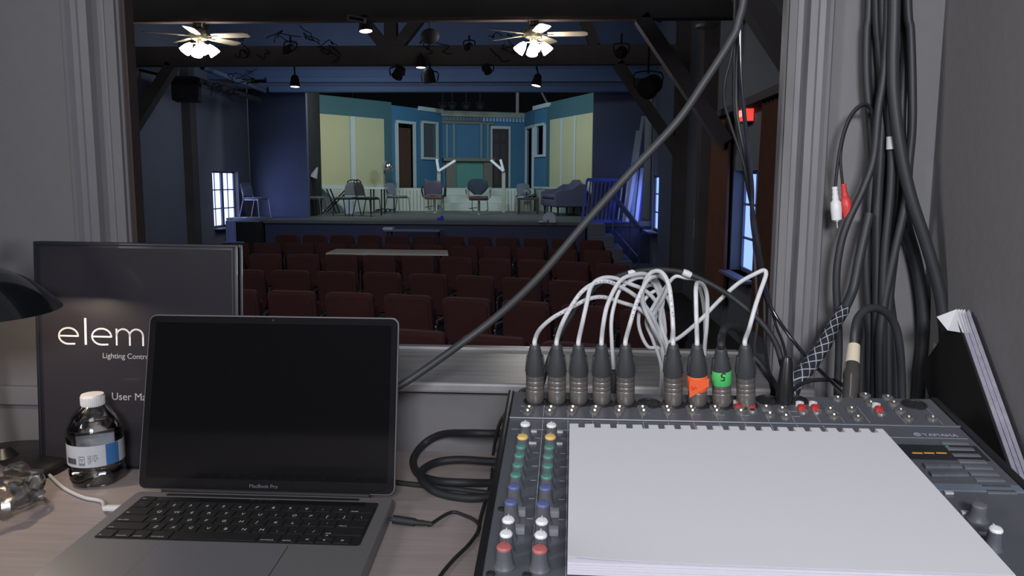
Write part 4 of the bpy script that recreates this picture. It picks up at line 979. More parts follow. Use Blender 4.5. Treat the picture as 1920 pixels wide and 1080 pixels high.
p = W(669, 36, 9.6); t = thing('beam_fitting', p, 'small pale rectangular fitting on the fan truss above the nearest downlight', 'fitting')
mb = MB(); mb.box(p, (.22, .05, .07), Matrix.Rotation(.18, 3, 'Y'), .008); mb.build('body', M('pale_grey', (.16, .15, .17), .5), t, False)
mb = MB(); mb.box(p+Vector((0, -.027, 0)), (.17, .006, .03), Matrix.Rotation(.18, 3, 'Y')); mb.build('dark_slot', blk, t, False)
mb = MB(); p = W(1325, 47, 9.6); mb.lathe([(.13, 0), (.12, .03), (0, .035)], p, (0, 0, -1), 24); mb.build('smoke_detector', M('detector_grey', (.12, .12, .12), .6), None, True, 'round detector disc under the fan truss by the diagonal cable', 'detector', loc=p)
# cluster of cables and lighting bar on the left wall
t = thing('lighting_bar', W(405, 160, 15.5), 'dark pipe bar running back along the upper left wall', 'bar')
a, b = W(370, 150, 14.2), W(488, 188, 17.2)
mb = MB(); mb.cyl(a, b, .05, n=12); mb.build('pipe', blk, t)
mb = MB(); mb.cyl(a+Vector((.1, 0, .22)), b+Vector((.1, 0, .2)), .05, n=12); mb.build('pipe', M('bar_blue_grey', (.06, .08, .12), .5), t)
t = thing('speaker_box', W(345, 165, 14.6), 'dark speaker box high on the left wall below the fan', 'speaker')
c = W(350, 168, 14.6); mb = MB(); mb.box(c, (.45, .5, .42), Matrix.Rotation(.3, 3, 'Z'), .01); mb.build('cabinet', blk, t, False)
mb = MB(); mb.bar(c+Vector((0, 0, .15)), Vector((XLW, c.y, c.z+.35)), .05, .05); mb.build('bracket', blk, t, False)
random.seed(4)
def loosewire(px, py, Y, n, lb, w=60, h=40):
    mb = MB()
    for k in range(n):
        x0 = px+random.uniform(-w, w); y0 = py+random.uniform(-h, h); pts = [W(x0, y0, Y)]
        for q in range(4): x0 += random.uniform(-14, 18); y0 += random.uniform(-10, 12); pts.append(W(x0, y0, Y+random.uniform(-.1, .1)))
        mb.tube(pts, .008, 5, 4)
    mb.build('cable_tangle', blk, None, True, lb, 'cables', kind='stuff', loc=W(px, py, Y))
loosewire(520, 80, 13.3, 16, 'loose black lighting cables draped over the far truss at the left', 120, 14)
loosewire(900, 78, 13.3, 14, 'loose black lighting cables draped over the far truss at the right', 130, 14)
loosewire(460, 150, 14.5, 12, 'black cables tangled around the lighting bar on the left', 60, 18)

# ---------------------------------------------------------------- proscenium
mb = MB(); mb.bb(W(503, 0, 17.5).x, W(1185, 0, 17.5).x, 17.35, 17.55, 3.72, 3.83); mb.build('header_lip', navy2, None, False, 'blue lower lip of the proscenium header over the stage', 'header', loc=(-2.5, 17.5, 3.72))
mb = MB(); mb.bb(XLW, XRW+.3, 17.45, 17.55, 3.80, 3.92); struct('trim_61', mb, navy)
mb = MB(); mb.bb(W(500, 0, 17.5).x, W(1190, 0, 17.5).x, 17.33, 17.5, 3.92, 4.02); mb.bb(XLW, XRW+.3, 17.47, 17.6, 4.0, 4.2); struct('trim_62', mb, navy2)
def slabpoly(mb, x0, y0, x1, y1, z0, z1, th=.05):
    d = Vector((x1-x0, y1-y0, 0)).normalized(); n = Vector((-d.y, d.x, 0))*th
    a, b = Vector((x0, y0, 0)), Vector((x1, y1, 0))
    return mb.hexa([q+o+Vector((0, 0, z)) for q in (a, b) for o in (Vector((0, 0, 0)), n) for z in (z0, z1)])
def wallpix(name, px0, Y0, px1, Y1, z0, z1, mat, th=.05, **k):
    a, b = W(px0, 340, Y0), W(px1, 340, Y1); mb = MB(); slabpoly(mb, a.x, Y0, b.x, Y1, z0, z1, th); return mb.build(name, mat, None, False, loc=((a.x+b.x)/2, (Y0+Y1)/2, z0), **k)
wallpix('proscenium_panel', 470, 19.6, 577, 18.4, SZ, 4.2, navy, label='tall dark navy panel left of the stage opening behind the left chair', cat='panel')
wallpix('masking_curtain', 577, 19.2, 603, 20.6, SZ, 4.4, blk, label='narrow black curtain leg at the left edge of the yellow set wall', cat='curtain')
wallpix('proscenium_panel', 1110, 18.5, 1206, 18.3, SZ, 3.98, navy, label='tall dark navy panel right of the stage opening', cat='panel')
# ---------------------------------------------------------------- stage platform
stg = thing('stage', (-2.7, 18, 0), 'raised stage with grey painted floor and dark blue front', 'stage')
mb = MB(); mb.bb(XLW, XRW, 18.15, 27.5, SZ-.12, SZ); mb.bb(-6.42, .62, 17.2, 18.15, SZ-.06, SZ)
mb.build('stage_deck', stagef, stg, False)
mb = MB(); mb.bb(-6.40, .60, 17.24, 17.34, 0, SZ-.06); mb.bb(XLW+.01, -6.4, 18.2, 18.3, 0, SZ-.12); mb.bb(-6.40, -6.30, 17.3, 18.2, 0, SZ-.06)
mb.bb(.5, XRW, 18.2, 18.3, 0, SZ-.12); mb.build('stage_front', M('stage_front_navy', (.035, .042, .09), .6), stg, False)
# stairs stepping down at the right end
t = thing('stage_stairs', (1.0, 17.0, 0), 'grey steps going down from the right end of the stage', 'stairs')
stm = M('step_grey_blue', (.12, .13, .15), .6)
for n in range(4):
    z = SZ-.0-.235*(n+.0)-.03; mb = MB(); mb.bb(.64, 1.02+.17*n, 17.34-.26*(n+1), 18.14, 0 if n == 3 else z-.235, z, .006); mb.build('step', stm, t, False)
t = thing('handrail', (1.6, 16.8, 0), 'dark blue-lit sloping handrail beside the stage stairs', 'handrail')
a, b = W(1146, 362, 18.0), W(1202, 432, 16.5); br = M('rail_blue_lit', (.05, .07, .16), .4)  # blue of the window light is put into the rail colour
mb = MB(); mb.bar(a, b, .05, .11, (0, 0, 1), .006); mb.build('top_rail', br, t, False)
a2, b2 = W(1152, 432, 18.0), W(1196, 482, 16.5); mb = MB(); mb.bar(a2, b2, .03, .03); mb.build('bottom_rail', br, t, False)
for k in range(4):
    q = a.lerp(b, .08+k*.29); r_ = a2.lerp(b2, .08+k*.29); mb = MB(); mb.bar(q, (q.x, q.y, max(0.0, r_.z-.25)), .022, .022); mb.build('baluster', br, t, False)
# leaning blue gates
def gate(px0, px1, pyt, pyb, Y, lean, n, mat, smat, lb):
    a, b = W(px0, pyb, Y), W(px1, pyb, Y); a.z = b.z = SZ; top = W(px0+lean, pyt, Y+.25).z-SZ; dx = Vector((lean*Y/1500, .25, top))
    t = thing('slatted_railing', (a+b)/2, lb, 'railing'); d = (b-a)
    mb = MB(); mb.bar(a, b, .05, .07, (0, 0, 1)); mb.build('bottom_rail', mat, t, False)
    mb = MB(); mb.bar(a+dx, b+dx, .05, .08, (0, 0, 1)); mb.build('top_rail', mat, t, False)
    for i in range(n):
        p = a+d*(i/(n-1)); mb = MB(); mb.bar(p, p+dx, .045 if i in (0, n-1) else .03, .04, (0, 1, 0)); mb.build('slat', mat if i in (0, n-1) else smat, t, False)
gb = M('gate_blue', (.06, .09, .42), .45); gw = M('slat_white', (.45, .47, .52), .5)
gate(1091, 1149, 337, 415, 17.9, 9, 9, gb, M('slat_blue', (.07, .09, .3), .5), 'blue slatted railing panel leaning at the right end of the stage')
gate(1140, 1196, 338, 416, 18.0, 9, 7, gb, gw, 'blue railing with white slats leaning right of the all-blue one')
t = thing('leaning_flats', (1.9, 18.0, SZ), 'tall narrow white-edged boards leaning against the right wall by the stage', 'boards')
for i, (x0, x1, yt, mt) in enumerate(((1176, 1206, 218, gw), (1170, 1196, 245, gw), (1184, 1204, 232, M('board_blue_grey', (.16, .22, .28), .6)), (1193, 1204, 315, gw))):
    a, b = W(x0, 412, 17.75+.05*i), W(x1, yt, 17.95+.06*i); a.z = SZ; mb = MB(); mb.bar(a, b, .07, .03, (0, 1, 0)); mb.build('board', mt, t, False)

# ---------------------------------------------------------------- the set
blu = M('set_blue_paint', (.055, .17, .28), .7, var=.08, scale=2); teal = M('set_teal', (.05, .12, .14), .7, var=.08)  # teal shows above the cream panels and on the corner board
cream = M('set_cream_panel', (.46, .45, .27), .8, var=.05, scale=1.5); wht = M('set_white_trim', (.48, .54, .52), .6); wain = M('wainscot_white', (.48, .52, .45), .7)
taupe = M('set_taupe', (.17, .16, .135), .7); brownd = M('door_brown', (.07, .035, .022), .55, var=.2); darkd = M('door_dark', (.045, .035, .035), .5)
TOP = 4.0
def flat(name, lb, p0, p1, cat='set wall'):
    a, b = W(p0[0], 340, p0[1]), W(p1[0], 340, p1[1]); a.z = b.z = 0
    o = thing(name, ((a.x+b.x)/2, (a.y+b.y)/2, SZ), lb, cat); d = b-a; L = d.length; d.normalize(); n = Vector((d.y, -d.x, 0))
    if n.y > 0: n = -n
    def box(mb, s0, s1, z0, z1, w0, w1): return mb.hexa([a+d*(s*L)+n*w+Vector((0, 0, z)) for s in (s0, s1) for w in (w0, w1) for z in (z0, z1)])
    def s_at(px):  # share along the flat seen at a pixel column
        r = W(px, 340, 1)-EYE; den = d.x*r.y-d.y*r.x; s = ((0-a.x)*r.y-(0-a.y)*r.x)/den; return s/L
    def z_at(px, py):
        s = s_at(px); q = a+d*(s*L); return W(px, py, q.y).z
    def add(nm, mat, s0, s1, z0, z1, w0=.0, w1=.03, par=None, label=None):
        mb = MB(); box(mb, s0, s1, z0, z1, w0, w1); return mb.build(nm, mat, par or o, False, label=label)
    return o, add, s_at, z_at
# left cream flat
o, add, sa, za = flat('left_set_wall', 'left set wall of cream panels under a teal band', (601, 21.3), (736, 23.4))
ZC, ZW = za(601, 213), za(640, 349)
add('wall_face', teal, 0, 1, SZ, TOP+.08, -.06, 0)
add('cream_panel', cream, 0, sa(657), ZW, ZC, 0, .015); add('cream_panel', cream, sa(668), sa(721), ZW, ZC, 0, .015)
add('batten', wht, sa(658), sa(667), SZ, ZC, 0, .03); add('wainscot', wain, 0, sa(736), SZ, ZW-.02, 0, .02); add('chair_rail', wht, 0, sa(724), ZW-.04, ZW+.03, 0, .05)
PF = SZ+.66   # platform height at the back
o, add, sa, za = flat('left_door_wall', 'blue set wall with an open brown door and a framed panel', (736, 23.4), (829, 25.5))
def with_holes(add, holes, mat, top, z0=SZ, w=-.06):
    s = 0
    for s0, s1, a, b in holes:
        add('wall_face', mat, s, s0, z0, top, w, 0); add('wall_face', mat, s0, s1, b, top, w, 0)
        if a > z0+.01: add('wall_face', mat, s0, s1, z0, a, w, 0)
        s = s1
    add('wall_face', mat, s, 1, z0, top, w, 0)
dz1 = za(760, 232)
with_holes(add, [(sa(746), sa(777), PF, dz1), (sa(793), sa(818), za(805, 295), za(805, 232))], blu, TOP)
def trimbox(add, s0, s1, z0, z1, w, bottom=False, m=wht, t=.10, nm='trim'):
    L = w
    add(nm, m, s0-L, s0, z0, z1+t, 0, .05); add(nm, m, s1, s1+L, z0, z1+t, 0, .05); add(nm, m, s0-L, s1+L, z1, z1+t, 0, .055)
    if bottom: add(nm, m, s0-L, s1+L, z0-t, z0, 0, .06)
w = sa(749)-sa(745); trimbox(add, sa(746), sa(775), PF, dz1, w, t=.08); trimbox(add, sa(793), sa(818), za(805, 295), za(805, 232), w*.8, True, t=.07)
add('door', brownd, sa(749), sa(772), PF, dz1-.12, -.05, -.02); add('mirror_panel', M('smoky_panel', (.09, .10, .10), .3), sa(793), sa(818), za(805, 295), za(805, 232), -.05, -.03)
add('crown', wht, sa(785), 1, TOP-.06, TOP+.06, 0, .08)
# back wall
o, add, sa, za = flat('back_set_wall', 'bright blue back wall of the set with crown, mantel and dark door', (826, 25.6), (984, 26.6))
with_holes(add, [(sa(922.5), sa(953), PF, za(940, 242))], blu, TOP)
add('crown', M('crown_taupe', (.28, .29, .25), .7), 0, 1, za(900, 220), TOP+.03, 0, .14); add('frieze', blu, 0, 1, za(900, 228), za(900, 220), 0, .04)
for i in range(24):
    s0 = .06+i*.039; add('dentil', taupe if i < 11 else M('dentil_blue', (.3, .45, .62), .6), s0, s0+.021, za(900, 227.5), za(900, 220.5), .04, .09)
add('frieze_rail', taupe, 0, .62, za(870, 233), za(870, 228), 0, .08)
dw = sa(956)-sa(953); trimbox(add, sa(922.5), sa(953), PF, za(940, 242), dw*1.1, t=.09)
dd_ = add('door', darkd, sa(923), sa(952.5), PF, za(940, 242)-.0, -.05, -.02)
for ci in range(2):
    for zi, (q0, q1) in enumerate(((.06, .40), (.47, .74), (.80, .93))):
        s0 = sa(926.5+ci*12.5); s1 = sa(935.5+ci*12.5); H_ = za(940, 242)-PF; add('door_panel', M('door_panel_dark', (.06, .048, .048), .5), s0, s1, PF+q0*H_, PF+q1*H_, -.02, -.008, dd_)
ZM = za(880, 299)
for px in (837, 850, 901, 913): add('column', M('column_blue_grey', (.14, .24, .30), .6), sa(px-2.5), sa(px+2.5), ZM+.05, za(px, 233), 0, .10)
add('mantel_shelf', M('mantel_wood', (.19, .18, .12), .6), sa(829), sa(923), ZM-.06, ZM+.04, 0, .28)
add('mantel_side', taupe, sa(835), sa(853), PF, ZM-.06, 0, .14); add('mantel_side', taupe, sa(905), sa(921), PF, ZM-.06, 0, .14)
add('mantel_infill', M('mantel_teal', (.10, .28, .24), .7), sa(853), sa(905), PF, ZM-.06, 0, .05)
# right return walls
o, add, sa, za = flat('right_door_wall', 'narrow blue set wall with an angled dark doorway, right of the back door', (983, 26.4), (1002, 24.9))
with_holes(add, [(.25, .85, PF, za(990, 242))], blu, TOP+.02)
trimbox(add, .25, .85, PF, za(990, 242), .08, t=.08); add('open_door', brownd, .28, .6, PF, za(990, 300), -.6, -.5); add('door_glass', M('door_glass_grey', (.16, .22, .34), .3), .28, .55, za(990, 300), za(990, 250), -.6, -.5)
o, add, sa, za = flat('right_window_wall', 'blue set wall with a white framed window beside the cream panels', (1002, 24.6), (1031, 23.4))
with_holes(add, [(sa(1006), sa(1020), za(1013, 290), za(1013, 236))], blu, TOP)
trimbox(add, sa(1006), sa(1020), za(1013, 290), za(1013, 236), sa(1008.5)-sa(1006), True, t=.07); add('crown', wht, 0, 1, TOP-.05, TOP+.07, 0, .08); add('corner_board', teal, sa(1026), 1, SZ, TOP, 0, .04)
add('skirting_rail', wht, 0, 1, za(1016, 354), za(1016, 350), 0, .06); add('wainscot', wain, 0, 1, SZ, za(1016, 354), 0, .03)
o, add, sa, za = flat('right_set_wall', 'right set wall of cream panels under a teal band', (1031, 23.4), (1110, 20.9))
ZC = za(1110, 211); add('wall_face', teal, 0, 1, SZ, TOP+.08, -.06, 0)
add('cream_panel', cream, 0, sa(1051), ZW, ZC, 0, .015); add('cream_panel', cream, sa(1055), sa(1076), ZW, ZC, 0, .015); add('cream_panel', cream, sa(1080), 1, ZW, ZC, 0, .015)
add('batten', wht, sa(1051.5), sa(1054.5), SZ, ZC, 0, .03); add('batten', wht, sa(1076.5), sa(1079.5), SZ, ZC, 0, .03); add('wainscot', wain, 0, 1, SZ, ZW, 0, .02)
# platform and steps
t = thing('set_platform', (-2.3, 24.5, SZ), 'low cream platform and broad steps at the back of the set', 'platform')
def pf(nm, px0, px1, Y, z0, z1, Yb, m=wain): mb = MB(); a, b = W(px0, 340, Y), W(px1, 340, Y); mb.bb(a.x, b.x, Y, Yb, z0, z1); mb.build(nm, m, t, False)
pf('step', 822, 952, 23.6, SZ, SZ+.22, 24.0); pf('step', 832, 949, 24.0, SZ, SZ+.44, 24.4); 
def fx(Y): return W(736, 340, 23.4).x+(W(829, 340, 25.5).x-W(736, 340, 23.4).x)*(Y-23.4)/2.1
mb = MB(); mb.prism([(fx(23.75)+.1, 23.6, SZ), (fx(25.4)+.12, 25.38, SZ), (W(980, 340, 26.35).x-.1, 26.35, SZ), (W(1000, 340, 24.7).x-.05, 24.65, SZ), (W(1000, 340, 24.42).x, 24.42, SZ), (W(826, 340, 24.42).x, 24.42, SZ), (W(826, 340, 23.6).x, 23.6, SZ)], (0, 0, .66)); mb.build('platform', wain, t, False)
pf('panelled_front', 740, 826, 23.3, SZ, PF, 23.6); pf('panelled_front', 948, 1001, 23.7, SZ, PF, 24.42)
groov = M('groove_grey', (.24, .27, .24), .8)
for k in range(13):
    px = 742+k*6.6; a = W(px, 340, 23.29); mb = MB(); mb.bb(a.x-.008, a.x+.008, 23.285, 23.30, SZ+.03, PF-.06); mb.build('groove', groov, t, False)
for k in range(8):
    px = 953+k*6; a = W(px, 340, 23.69); mb = MB(); mb.bb(a.x-.008, a.x+.008, 23.685, 23.70, SZ+.03, PF-.06); mb.build('groove', groov, t, False)
# stray poles above the set
a = W(967, 178, 25.9); mb = MB(); mb.bb(a.x-.05, a.x+.05, 26.95, 27.05, SZ, W(967, 170, 26.9).z, .005); mb.build('support_pole', M('pole_grey', (.3, .3, .3), .6), None, False, 'pale upright pole rising behind the back wall of the set', 'pole', loc=(a.x, 27, SZ))
a, b = W(1015, 172, 25.0), W(1031, 203, 24.0); mb = MB(); mb.bar(a, b, .04, .04); mb.build('brace_pole', M('pole_grey', (.3, .3, .3), .6), None, False, 'thin slanting pole above the right corner of the set', 'pole', loc=b)
# stage bar lights dimly seen above set
for k, px in enumerate((830, 848, 874, 900)): spot(px, 200, 24.5, .7, (0, -1, -.5), ['leftmost', 'second', 'third', 'rightmost'][k]+' dark stage light in the gloom above the back wall', 5.2)

mb = MB(); mb.cyl((XLW, 24.5, 5.2), (XRW+.3, 24.5, 5.2), .025, n=10); mb.build('lighting_pipe', blk, None, True, 'dark horizontal pipe above the set carrying the stage lights', 'pipe', loc=(-2.7, 24.5, 5.2))
# ---------------------------------------------------------------- stage furniture
fg = M('grey_chair_fabric', (.13, .145, .17), .85); fd = M('dark_chair_fabric', (.035, .036, .036), .85); fm = M('chair_frame_metal', (.25, .25, .27), .35, .7); fbk = M('chair_frame_black', (.02, .02, .02), .4, .3)
def make_chair(fab, fr, round_top, hump, lb):
    """stacking chair facing +x, seat .45 high, origin on the floor"""
    t = thing('stacking_chair', (0, 0, 0), lb, 'chair')
    mb = MB()
    rs = []
    for z, i in ((.425, .02), (.435, 0), (.462, .0), (.475, .03)):
        rs.append([mb.bm.verts.new((x*(1)-.0, y, z)) for x, y in rrect(-.21+i, .21-i, -.21+i, .21-i, .07)])
    mb.loft(rs); mb.build('seat', fab, t)
    mb = MB(); pr = []
    for s in range(21):
        a = PI*s/20; pr.append((.19*math.cos(a), .66+(.17*math.sin(a)**(.8 if round_top else .35))*(1 if round_top else .9)))
    poly = [(.185, .50)]+pr+[(-.185, .50)]
    A = []
    for off in (-.02, .02): A.append([mb.bm.verts.new((-.20-(z-.47)*.22+off*.98, y*(1-.0), z)) for y, z in poly])
    mb.loft(A); mb.build('backrest', fab, t)
    if hump:
        mb = MB(); mb.tube([(-.285, .15, .80), (-.295, .12, .86), (-.30, 0, .885), (-.295, -.12, .86), (-.285, -.15, .80)], .014, 8, 4); mb.build('top_handle', fr, t)
    for sy in (-1, 1):
        mb = MB(); mb.tube([(.18, sy*.20, .43), (.20, sy*.215, .40), (.24, sy*.23, 0)], .012, 8, 4); mb.build('leg', fr, t)
        mb = MB(); mb.tube([(-.235, sy*.17, .62), (-.20, sy*.20, .46), (-.19, sy*.21, .42), (-.30, sy*.23, 0)], .012, 8, 4); mb.build('leg', fr, t)
    mb = MB(); mb.tube([(.19, -.2, .415), (.19, .2, .415)], .01, 6, 1); mb.tube([(-.19, -.2, .415), (-.19, .2, .415)], .01, 6, 1)
    for sy in (-1, 1): mb.bar((-.19, sy*.19, .415), (.19, sy*.19, .415), .02, .02)
    mb.build('seat_frame', fr, t); return t
def put(o, px, py, rz): p = WZ(px, py, SZ); o.location = p; o.rotation_euler = (0, 0, rz); return o
c1 = make_chair(fg, fm, False, False, 'grey chair alone at the far left of the stage, facing right'); put(c1, 481, 408, -.25)
p = WZ(590, 405, SZ); dup(c1, p, -.05, 'grey chair facing right at the left end of the folding table')
p = WZ(746, 400, SZ); dup(c1, p, -.5, 'grey chair at the right end of the white-topped table by the dryer')
p = WZ(982, 397, SZ); dup(c1, p, -PI/2+.15, 'grey chair behind the small dark side table')
c2 = make_chair(fg, fbk, True, True, 'grey chair with a rounded back, second left at the folding table'); put(c2, 650, 404.8, -1.9)
c3 = make_chair(fd, fbk, True, True, 'black chair with a looped top rail, between the two grey chairs'); put(c3, 690, 405.5, -.35)
# folding table
t = thing('folding_table', (-5.3, 21.05, SZ), 'long white-topped folding table on the left of the stage', 'table')
a, b = WZ(601, 350, SZ+.74), W(725, 349, 21.8)
xa, xb = W(594, 350, 20.9).x, W(725, 350, 21.1).x; zt = W(660, 352, 20.9).z
mb = MB(); mb.bb(xa, xb, 20.82, 21.28, zt-.035, zt+.01, .006); mb.build('table_top', M('table_white', (.5, .53, .56), .5), t, False)
for x in (W(632, 350, 21).x,):
    for y in (20.88, 21.22):
        mb = MB(); mb.bar((x-.38, y, SZ), (x+.28, y, zt-.03), .03, .03); mb.build('leg', fbk, t, False)
        mb = MB(); mb.bar((x+.0, y, SZ), (x-.25, y, zt-.03), .03, .03); mb.build('leg', fbk, t, False)
for x in (W(697, 350, 21).x, W(717, 350, 21).x):
    for y in (20.88, 21.22): mb = MB(); mb.bar((x, y, SZ), (x, y, zt-.03), .03, .03); mb.build('leg', fbk, t, False)
p = WZ(656, 400.5, SZ); t = thing('waste_bin', p, 'small pale blue-white bin under the folding table', 'bin')
mb = MB(); mb.prism([(p.x-.11, p.y-.1, SZ), (p.x+.11, p.y-.1, SZ), (p.x+.11, p.y+.1, SZ), (p.x-.11, p.y+.1, SZ)], (0, 0, .34)); mb.build('bin_body', M('bin_pale', (.40, .47, .62), .5), t, False)
# hair dryer on stand
p = WZ(730, 397.5, SZ); hz = W(733, 312, p.y).z; t = thing('hood_dryer', p, 'silver salon hood dryer on a wheeled stand left of the brown door', 'hair dryer')
mb = MB(); mb.lathe([(.02, .15), (.09, .13), (.15, .06), (.16, -.03), (.15, -.10), (.135, -.10), (.14, 0), (.0, .1)], (p.x-.02, p.y, hz), (.15, -.25, 1), 28); mb.build('hood', M('dryer_silver', (.55, .56, .62), .15, .9), t)
mb = MB(); mb.tube([(p.x-.14, p.y+.1, SZ+.08), (p.x-.15, p.y+.1, hz-.2), (p.x-.12, p.y+.1, hz), (p.x, p.y, hz+.12)], .02, 8, 4); mb.build('pole', M('tan_pole', (.24, .20, .15), .5), t)
for k in range(5):
    a = k*2*PI/5; mb = MB(); mb.bar((p.x-.14, p.y+.1, SZ+.08), (p.x-.14+.27*math.cos(a), p.y+.1+.27*math.sin(a), SZ+.06), .03, .03); mb.sphere((p.x-.14+.27*math.cos(a), p.y+.1+.27*math.sin(a), SZ+.032), .032, 10); mb.build('castor_foot', fbk, t)
# salon chairs
def salon(px, py, lb, seatm, backm, shell, heart):
    p = WZ(px, py, SZ); t = thing('salon_chair', p, lb, 'chair'); X, Y = p.x, p.y
    mb = MB(); mb.lathe([(.27, 0), (.27, .012), (.24, .02), (.05, .03)], (X, Y, SZ), (0, 0, 1), 32); mb.build('chair_base', M('chrome_dull', (.5, .5, .52), .25, .9), t)
    mb = MB(); mb.cyl((X, Y, SZ+.02), (X, Y, SZ+.36), .035, n=14); mb.build('pedestal', M('chrome_dull', (.5, .5, .52), .25, .9), t)
    mb = MB(); mb.bar((X-.05, Y, SZ+.18), (X-.26, Y-.05, SZ+.15), .02, .02); mb.build('pump_lever', fbk, t, False)
    mb = MB(); mb.bb(X-.24, X+.24, Y-.26, Y+.24, SZ+.37, SZ+.48, .03); mb.build('seat', seatm, t)
    mb = MB(); rs = []
    for z, w in (((.52, .10), (.60, .19), (.68, .255), (.78, .27), (.88, .24), (.93, .17)) if heart else ((.50, .20), (.54, .245), (.66, .26), (.80, .25), (.86, .22), (.88, .15))):
        rs.append([mb.bm.verts.new((X+w*math.cos(2*PI*i/20), Y-.26-(z-.5)*.15+.045*math.sin(2*PI*i/20), SZ+z)) for i in range(20)])
    mb.loft(rs); mb.build('backrest', backm, t)
    for s in (-1, 1):
        mb = MB(); mb.tube([(X+s*.27, Y-.2, SZ+.42), (X+s*.31, Y-.18, SZ+.55), (X+s*.31, Y-.22, SZ+.68), (X+s*.29, Y+.12, SZ+.68), (X+s*.28, Y+.16, SZ+.44)], .022, 8, 4); mb.build('armrest', shell, t)
        mb = MB(); mb.tube([(X+s*.2, Y+.2, SZ+.38), (X+s*.21, Y+.3, SZ+.12), (X+s*.16, Y+.36, SZ+.09)], .013, 6, 4); mb.build('footrest_bar', M('chrome_dull', (.5, .5, .52), .25, .9), t)
salon(815, 399, 'smaller salon chair with a purple-brown back, left of centre on the stage', M('oxblood_vinyl', (.11, .05, .055), .4), M('plum_vinyl', (.09, .075, .115), .4), fbk, False)
salon(898, 402, 'larger salon chair with a heart-shaped dark blue back at stage centre', M('oxblood_dark', (.05, .025, .025), .4), M('navy_vinyl', (.04, .06, .09), .35), M('arm_pale', (.3, .28, .25), .4), True)
# white Y-shaped lamps on posts
armw = M('lamp_arm_white', (.72, .72, .72), .5); post = M('post_cream', (.33, .34, .28), .6)
def ylamp(px, pts, lb, Y=22.6):
    k = W(px, pts[0][1], Y); t = thing('post_with_arms', (k.x, Y, SZ), lb, 'post')
    mb = MB(); mb.bb(k.x-.05, k.x+.05, Y-.04, Y+.04, SZ, k.z-.02, .006); mb.build('post', post, t, False)
    for x, y in pts[1:]:
        q = W(x, y, Y-.1); mb = MB(); mb.bar(k+Vector((0, -.06, 0)), q, .07, .10, (0, 1, 0), .01); mb.build('arm', armw, t, False)
ylamp(823, [(823, 321), (854, 301), (819, 298)], 'post with two white angled arms, left of the mantel')
ylamp(944.5, [(946, 321), (920, 300), (938.5, 299)], 'post with two white angled arms, in front of the dark back door')
p = W(795, 343, 23.2); t = thing('bottle_rack', (p.x, 23.5, PF), 'small dark stand with bottles beside the left salon chair', 'stand')
mb = MB(); mb.cyl((p.x, 23.5, PF), (p.x, 23.5, PF+.2), .03, n=10); mb.bb(p.x-.09, p.x+.09, 23.42, 23.58, PF, PF+.05); mb.build('stand_body', fbk, t)
mb = MB(); mb.sphere((p.x, 23.5, PF+.23), .045, 12); mb.build('stand_top', M('pale_grey', (.16, .15, .17), .5), t)
# side table with clutter
p = WZ(990, 401, SZ); t = thing('side_table', p, 'small dark side table holding a lamp and papers', 'table')
mb = MB(); mb.bb(p.x-.28, p.x+.28, p.y-.2, p.y+.3, SZ+.37, SZ+.44, .008); mb.build('table_top', M('dark_brown_wood', (.035, .022, .02), .5), t, False)
for x in (-.25, .25):
    for y in (-.17, .27): mb = MB(); mb.bb(p.x+x-.025, p.x+x+.025, p.y+y-.025, p.y+y+.025, SZ, SZ+.37); mb.build('leg', M('dark_brown_wood', (.035, .022, .02), .5), t, False)
q = Vector((p.x-.04, p.y, SZ+.44)); t2 = thing('nail_lamp', q, 'small dark desk lamp standing on the side table', 'lamp')
mb = MB(); mb.lathe([(.06, 0), (.05, .015), (.012, .02), (.01, .16)], q, (0, 0, 1), 16); mb.build('lamp_stem', fbk, t2)
mb = MB(); mb.lathe([(.12, 0), (.11, .03), (.03, .05)], q+Vector((0, 0, .16)), (.2, 0, 1), 18); mb.build('lamp_head', M('pale_grey', (.16, .15, .17), .5), t2)
mb = MB(); mb.box(q+Vector((-.16, 0, .012)), (.16, .14, .022), Matrix.Rotation(.2, 3, 'Z')); mb.build('magazine', M('pale_blue_paper', (.4, .42, .55), .6), None, False, 'pale magazine on the left of the side table', 'magazine', loc=q+Vector((-.16, 0, 0)))
mb = MB(); mb.sphere(q+Vector((.2, 0, .05)), .05, 14, (1.4, 1, .9)); mb.bar(q+Vector((.05, -.05, .02)), q+Vector((.18, 0, .05)), .04, .03); mb.build('hairbrush', fbk, None, True, 'dark hairbrush lying at the right edge of the side table', 'hairbrush', loc=q+Vector((.2, 0, 0)))
# sofa: built along its own x axis, then turned to stand along the right set wall
sf = M('sofa_navy_velvet', (.075, .075, .13), .8, var=.1)
pa, pb = W(1066, 340, 22.0), W(1097, 340, 20.5); pa.z = pb.z = SZ
L = (pb-pa).length; t = thing('sofa', (0, 0, 0), 'dark blue-violet camel-back sofa on slim legs at the right of the stage', 'sofa')
# local: x 0..L from the far to the near end, y 0 at the back, -.8 at the front
mb = MB(); mb.bb(0, L, -.75, 0, .22, .44, .04); mb.build('seat_base', sf, t)
mb = MB(); mb.bb(.14, L-.14, -.78, -.12, .44, .54, .03); mb.build('seat_cushion', sf, t)
mb = MB(); n = 24; pr = [(L*i/n, .80+.12*math.exp(-((i/n-.5)/.16)**2)) for i in range(n+1)]
poly = [(0, .4)]+pr+[(L, .4)]
A = [[mb.bm.verts.new((x, o+(z-.4)*.15, z)) for x, z in poly] for o in (-.16, .0)]; mb.loft(A); mb.build('backrest', sf, t)
pr = [(-.76, .25), (-.76, .60), (-.60, .66), (-.35, .68), (-.15, .80), (.04, .80), (.04, .25)]
for x0 in (-.03, L-.14):
    mb = MB(); A = [[mb.bm.verts.new((x, y, z)) for y, z in pr] for x in (x0, x0+.17)]; mb.loft(A); mb.build('arm', sf, t)
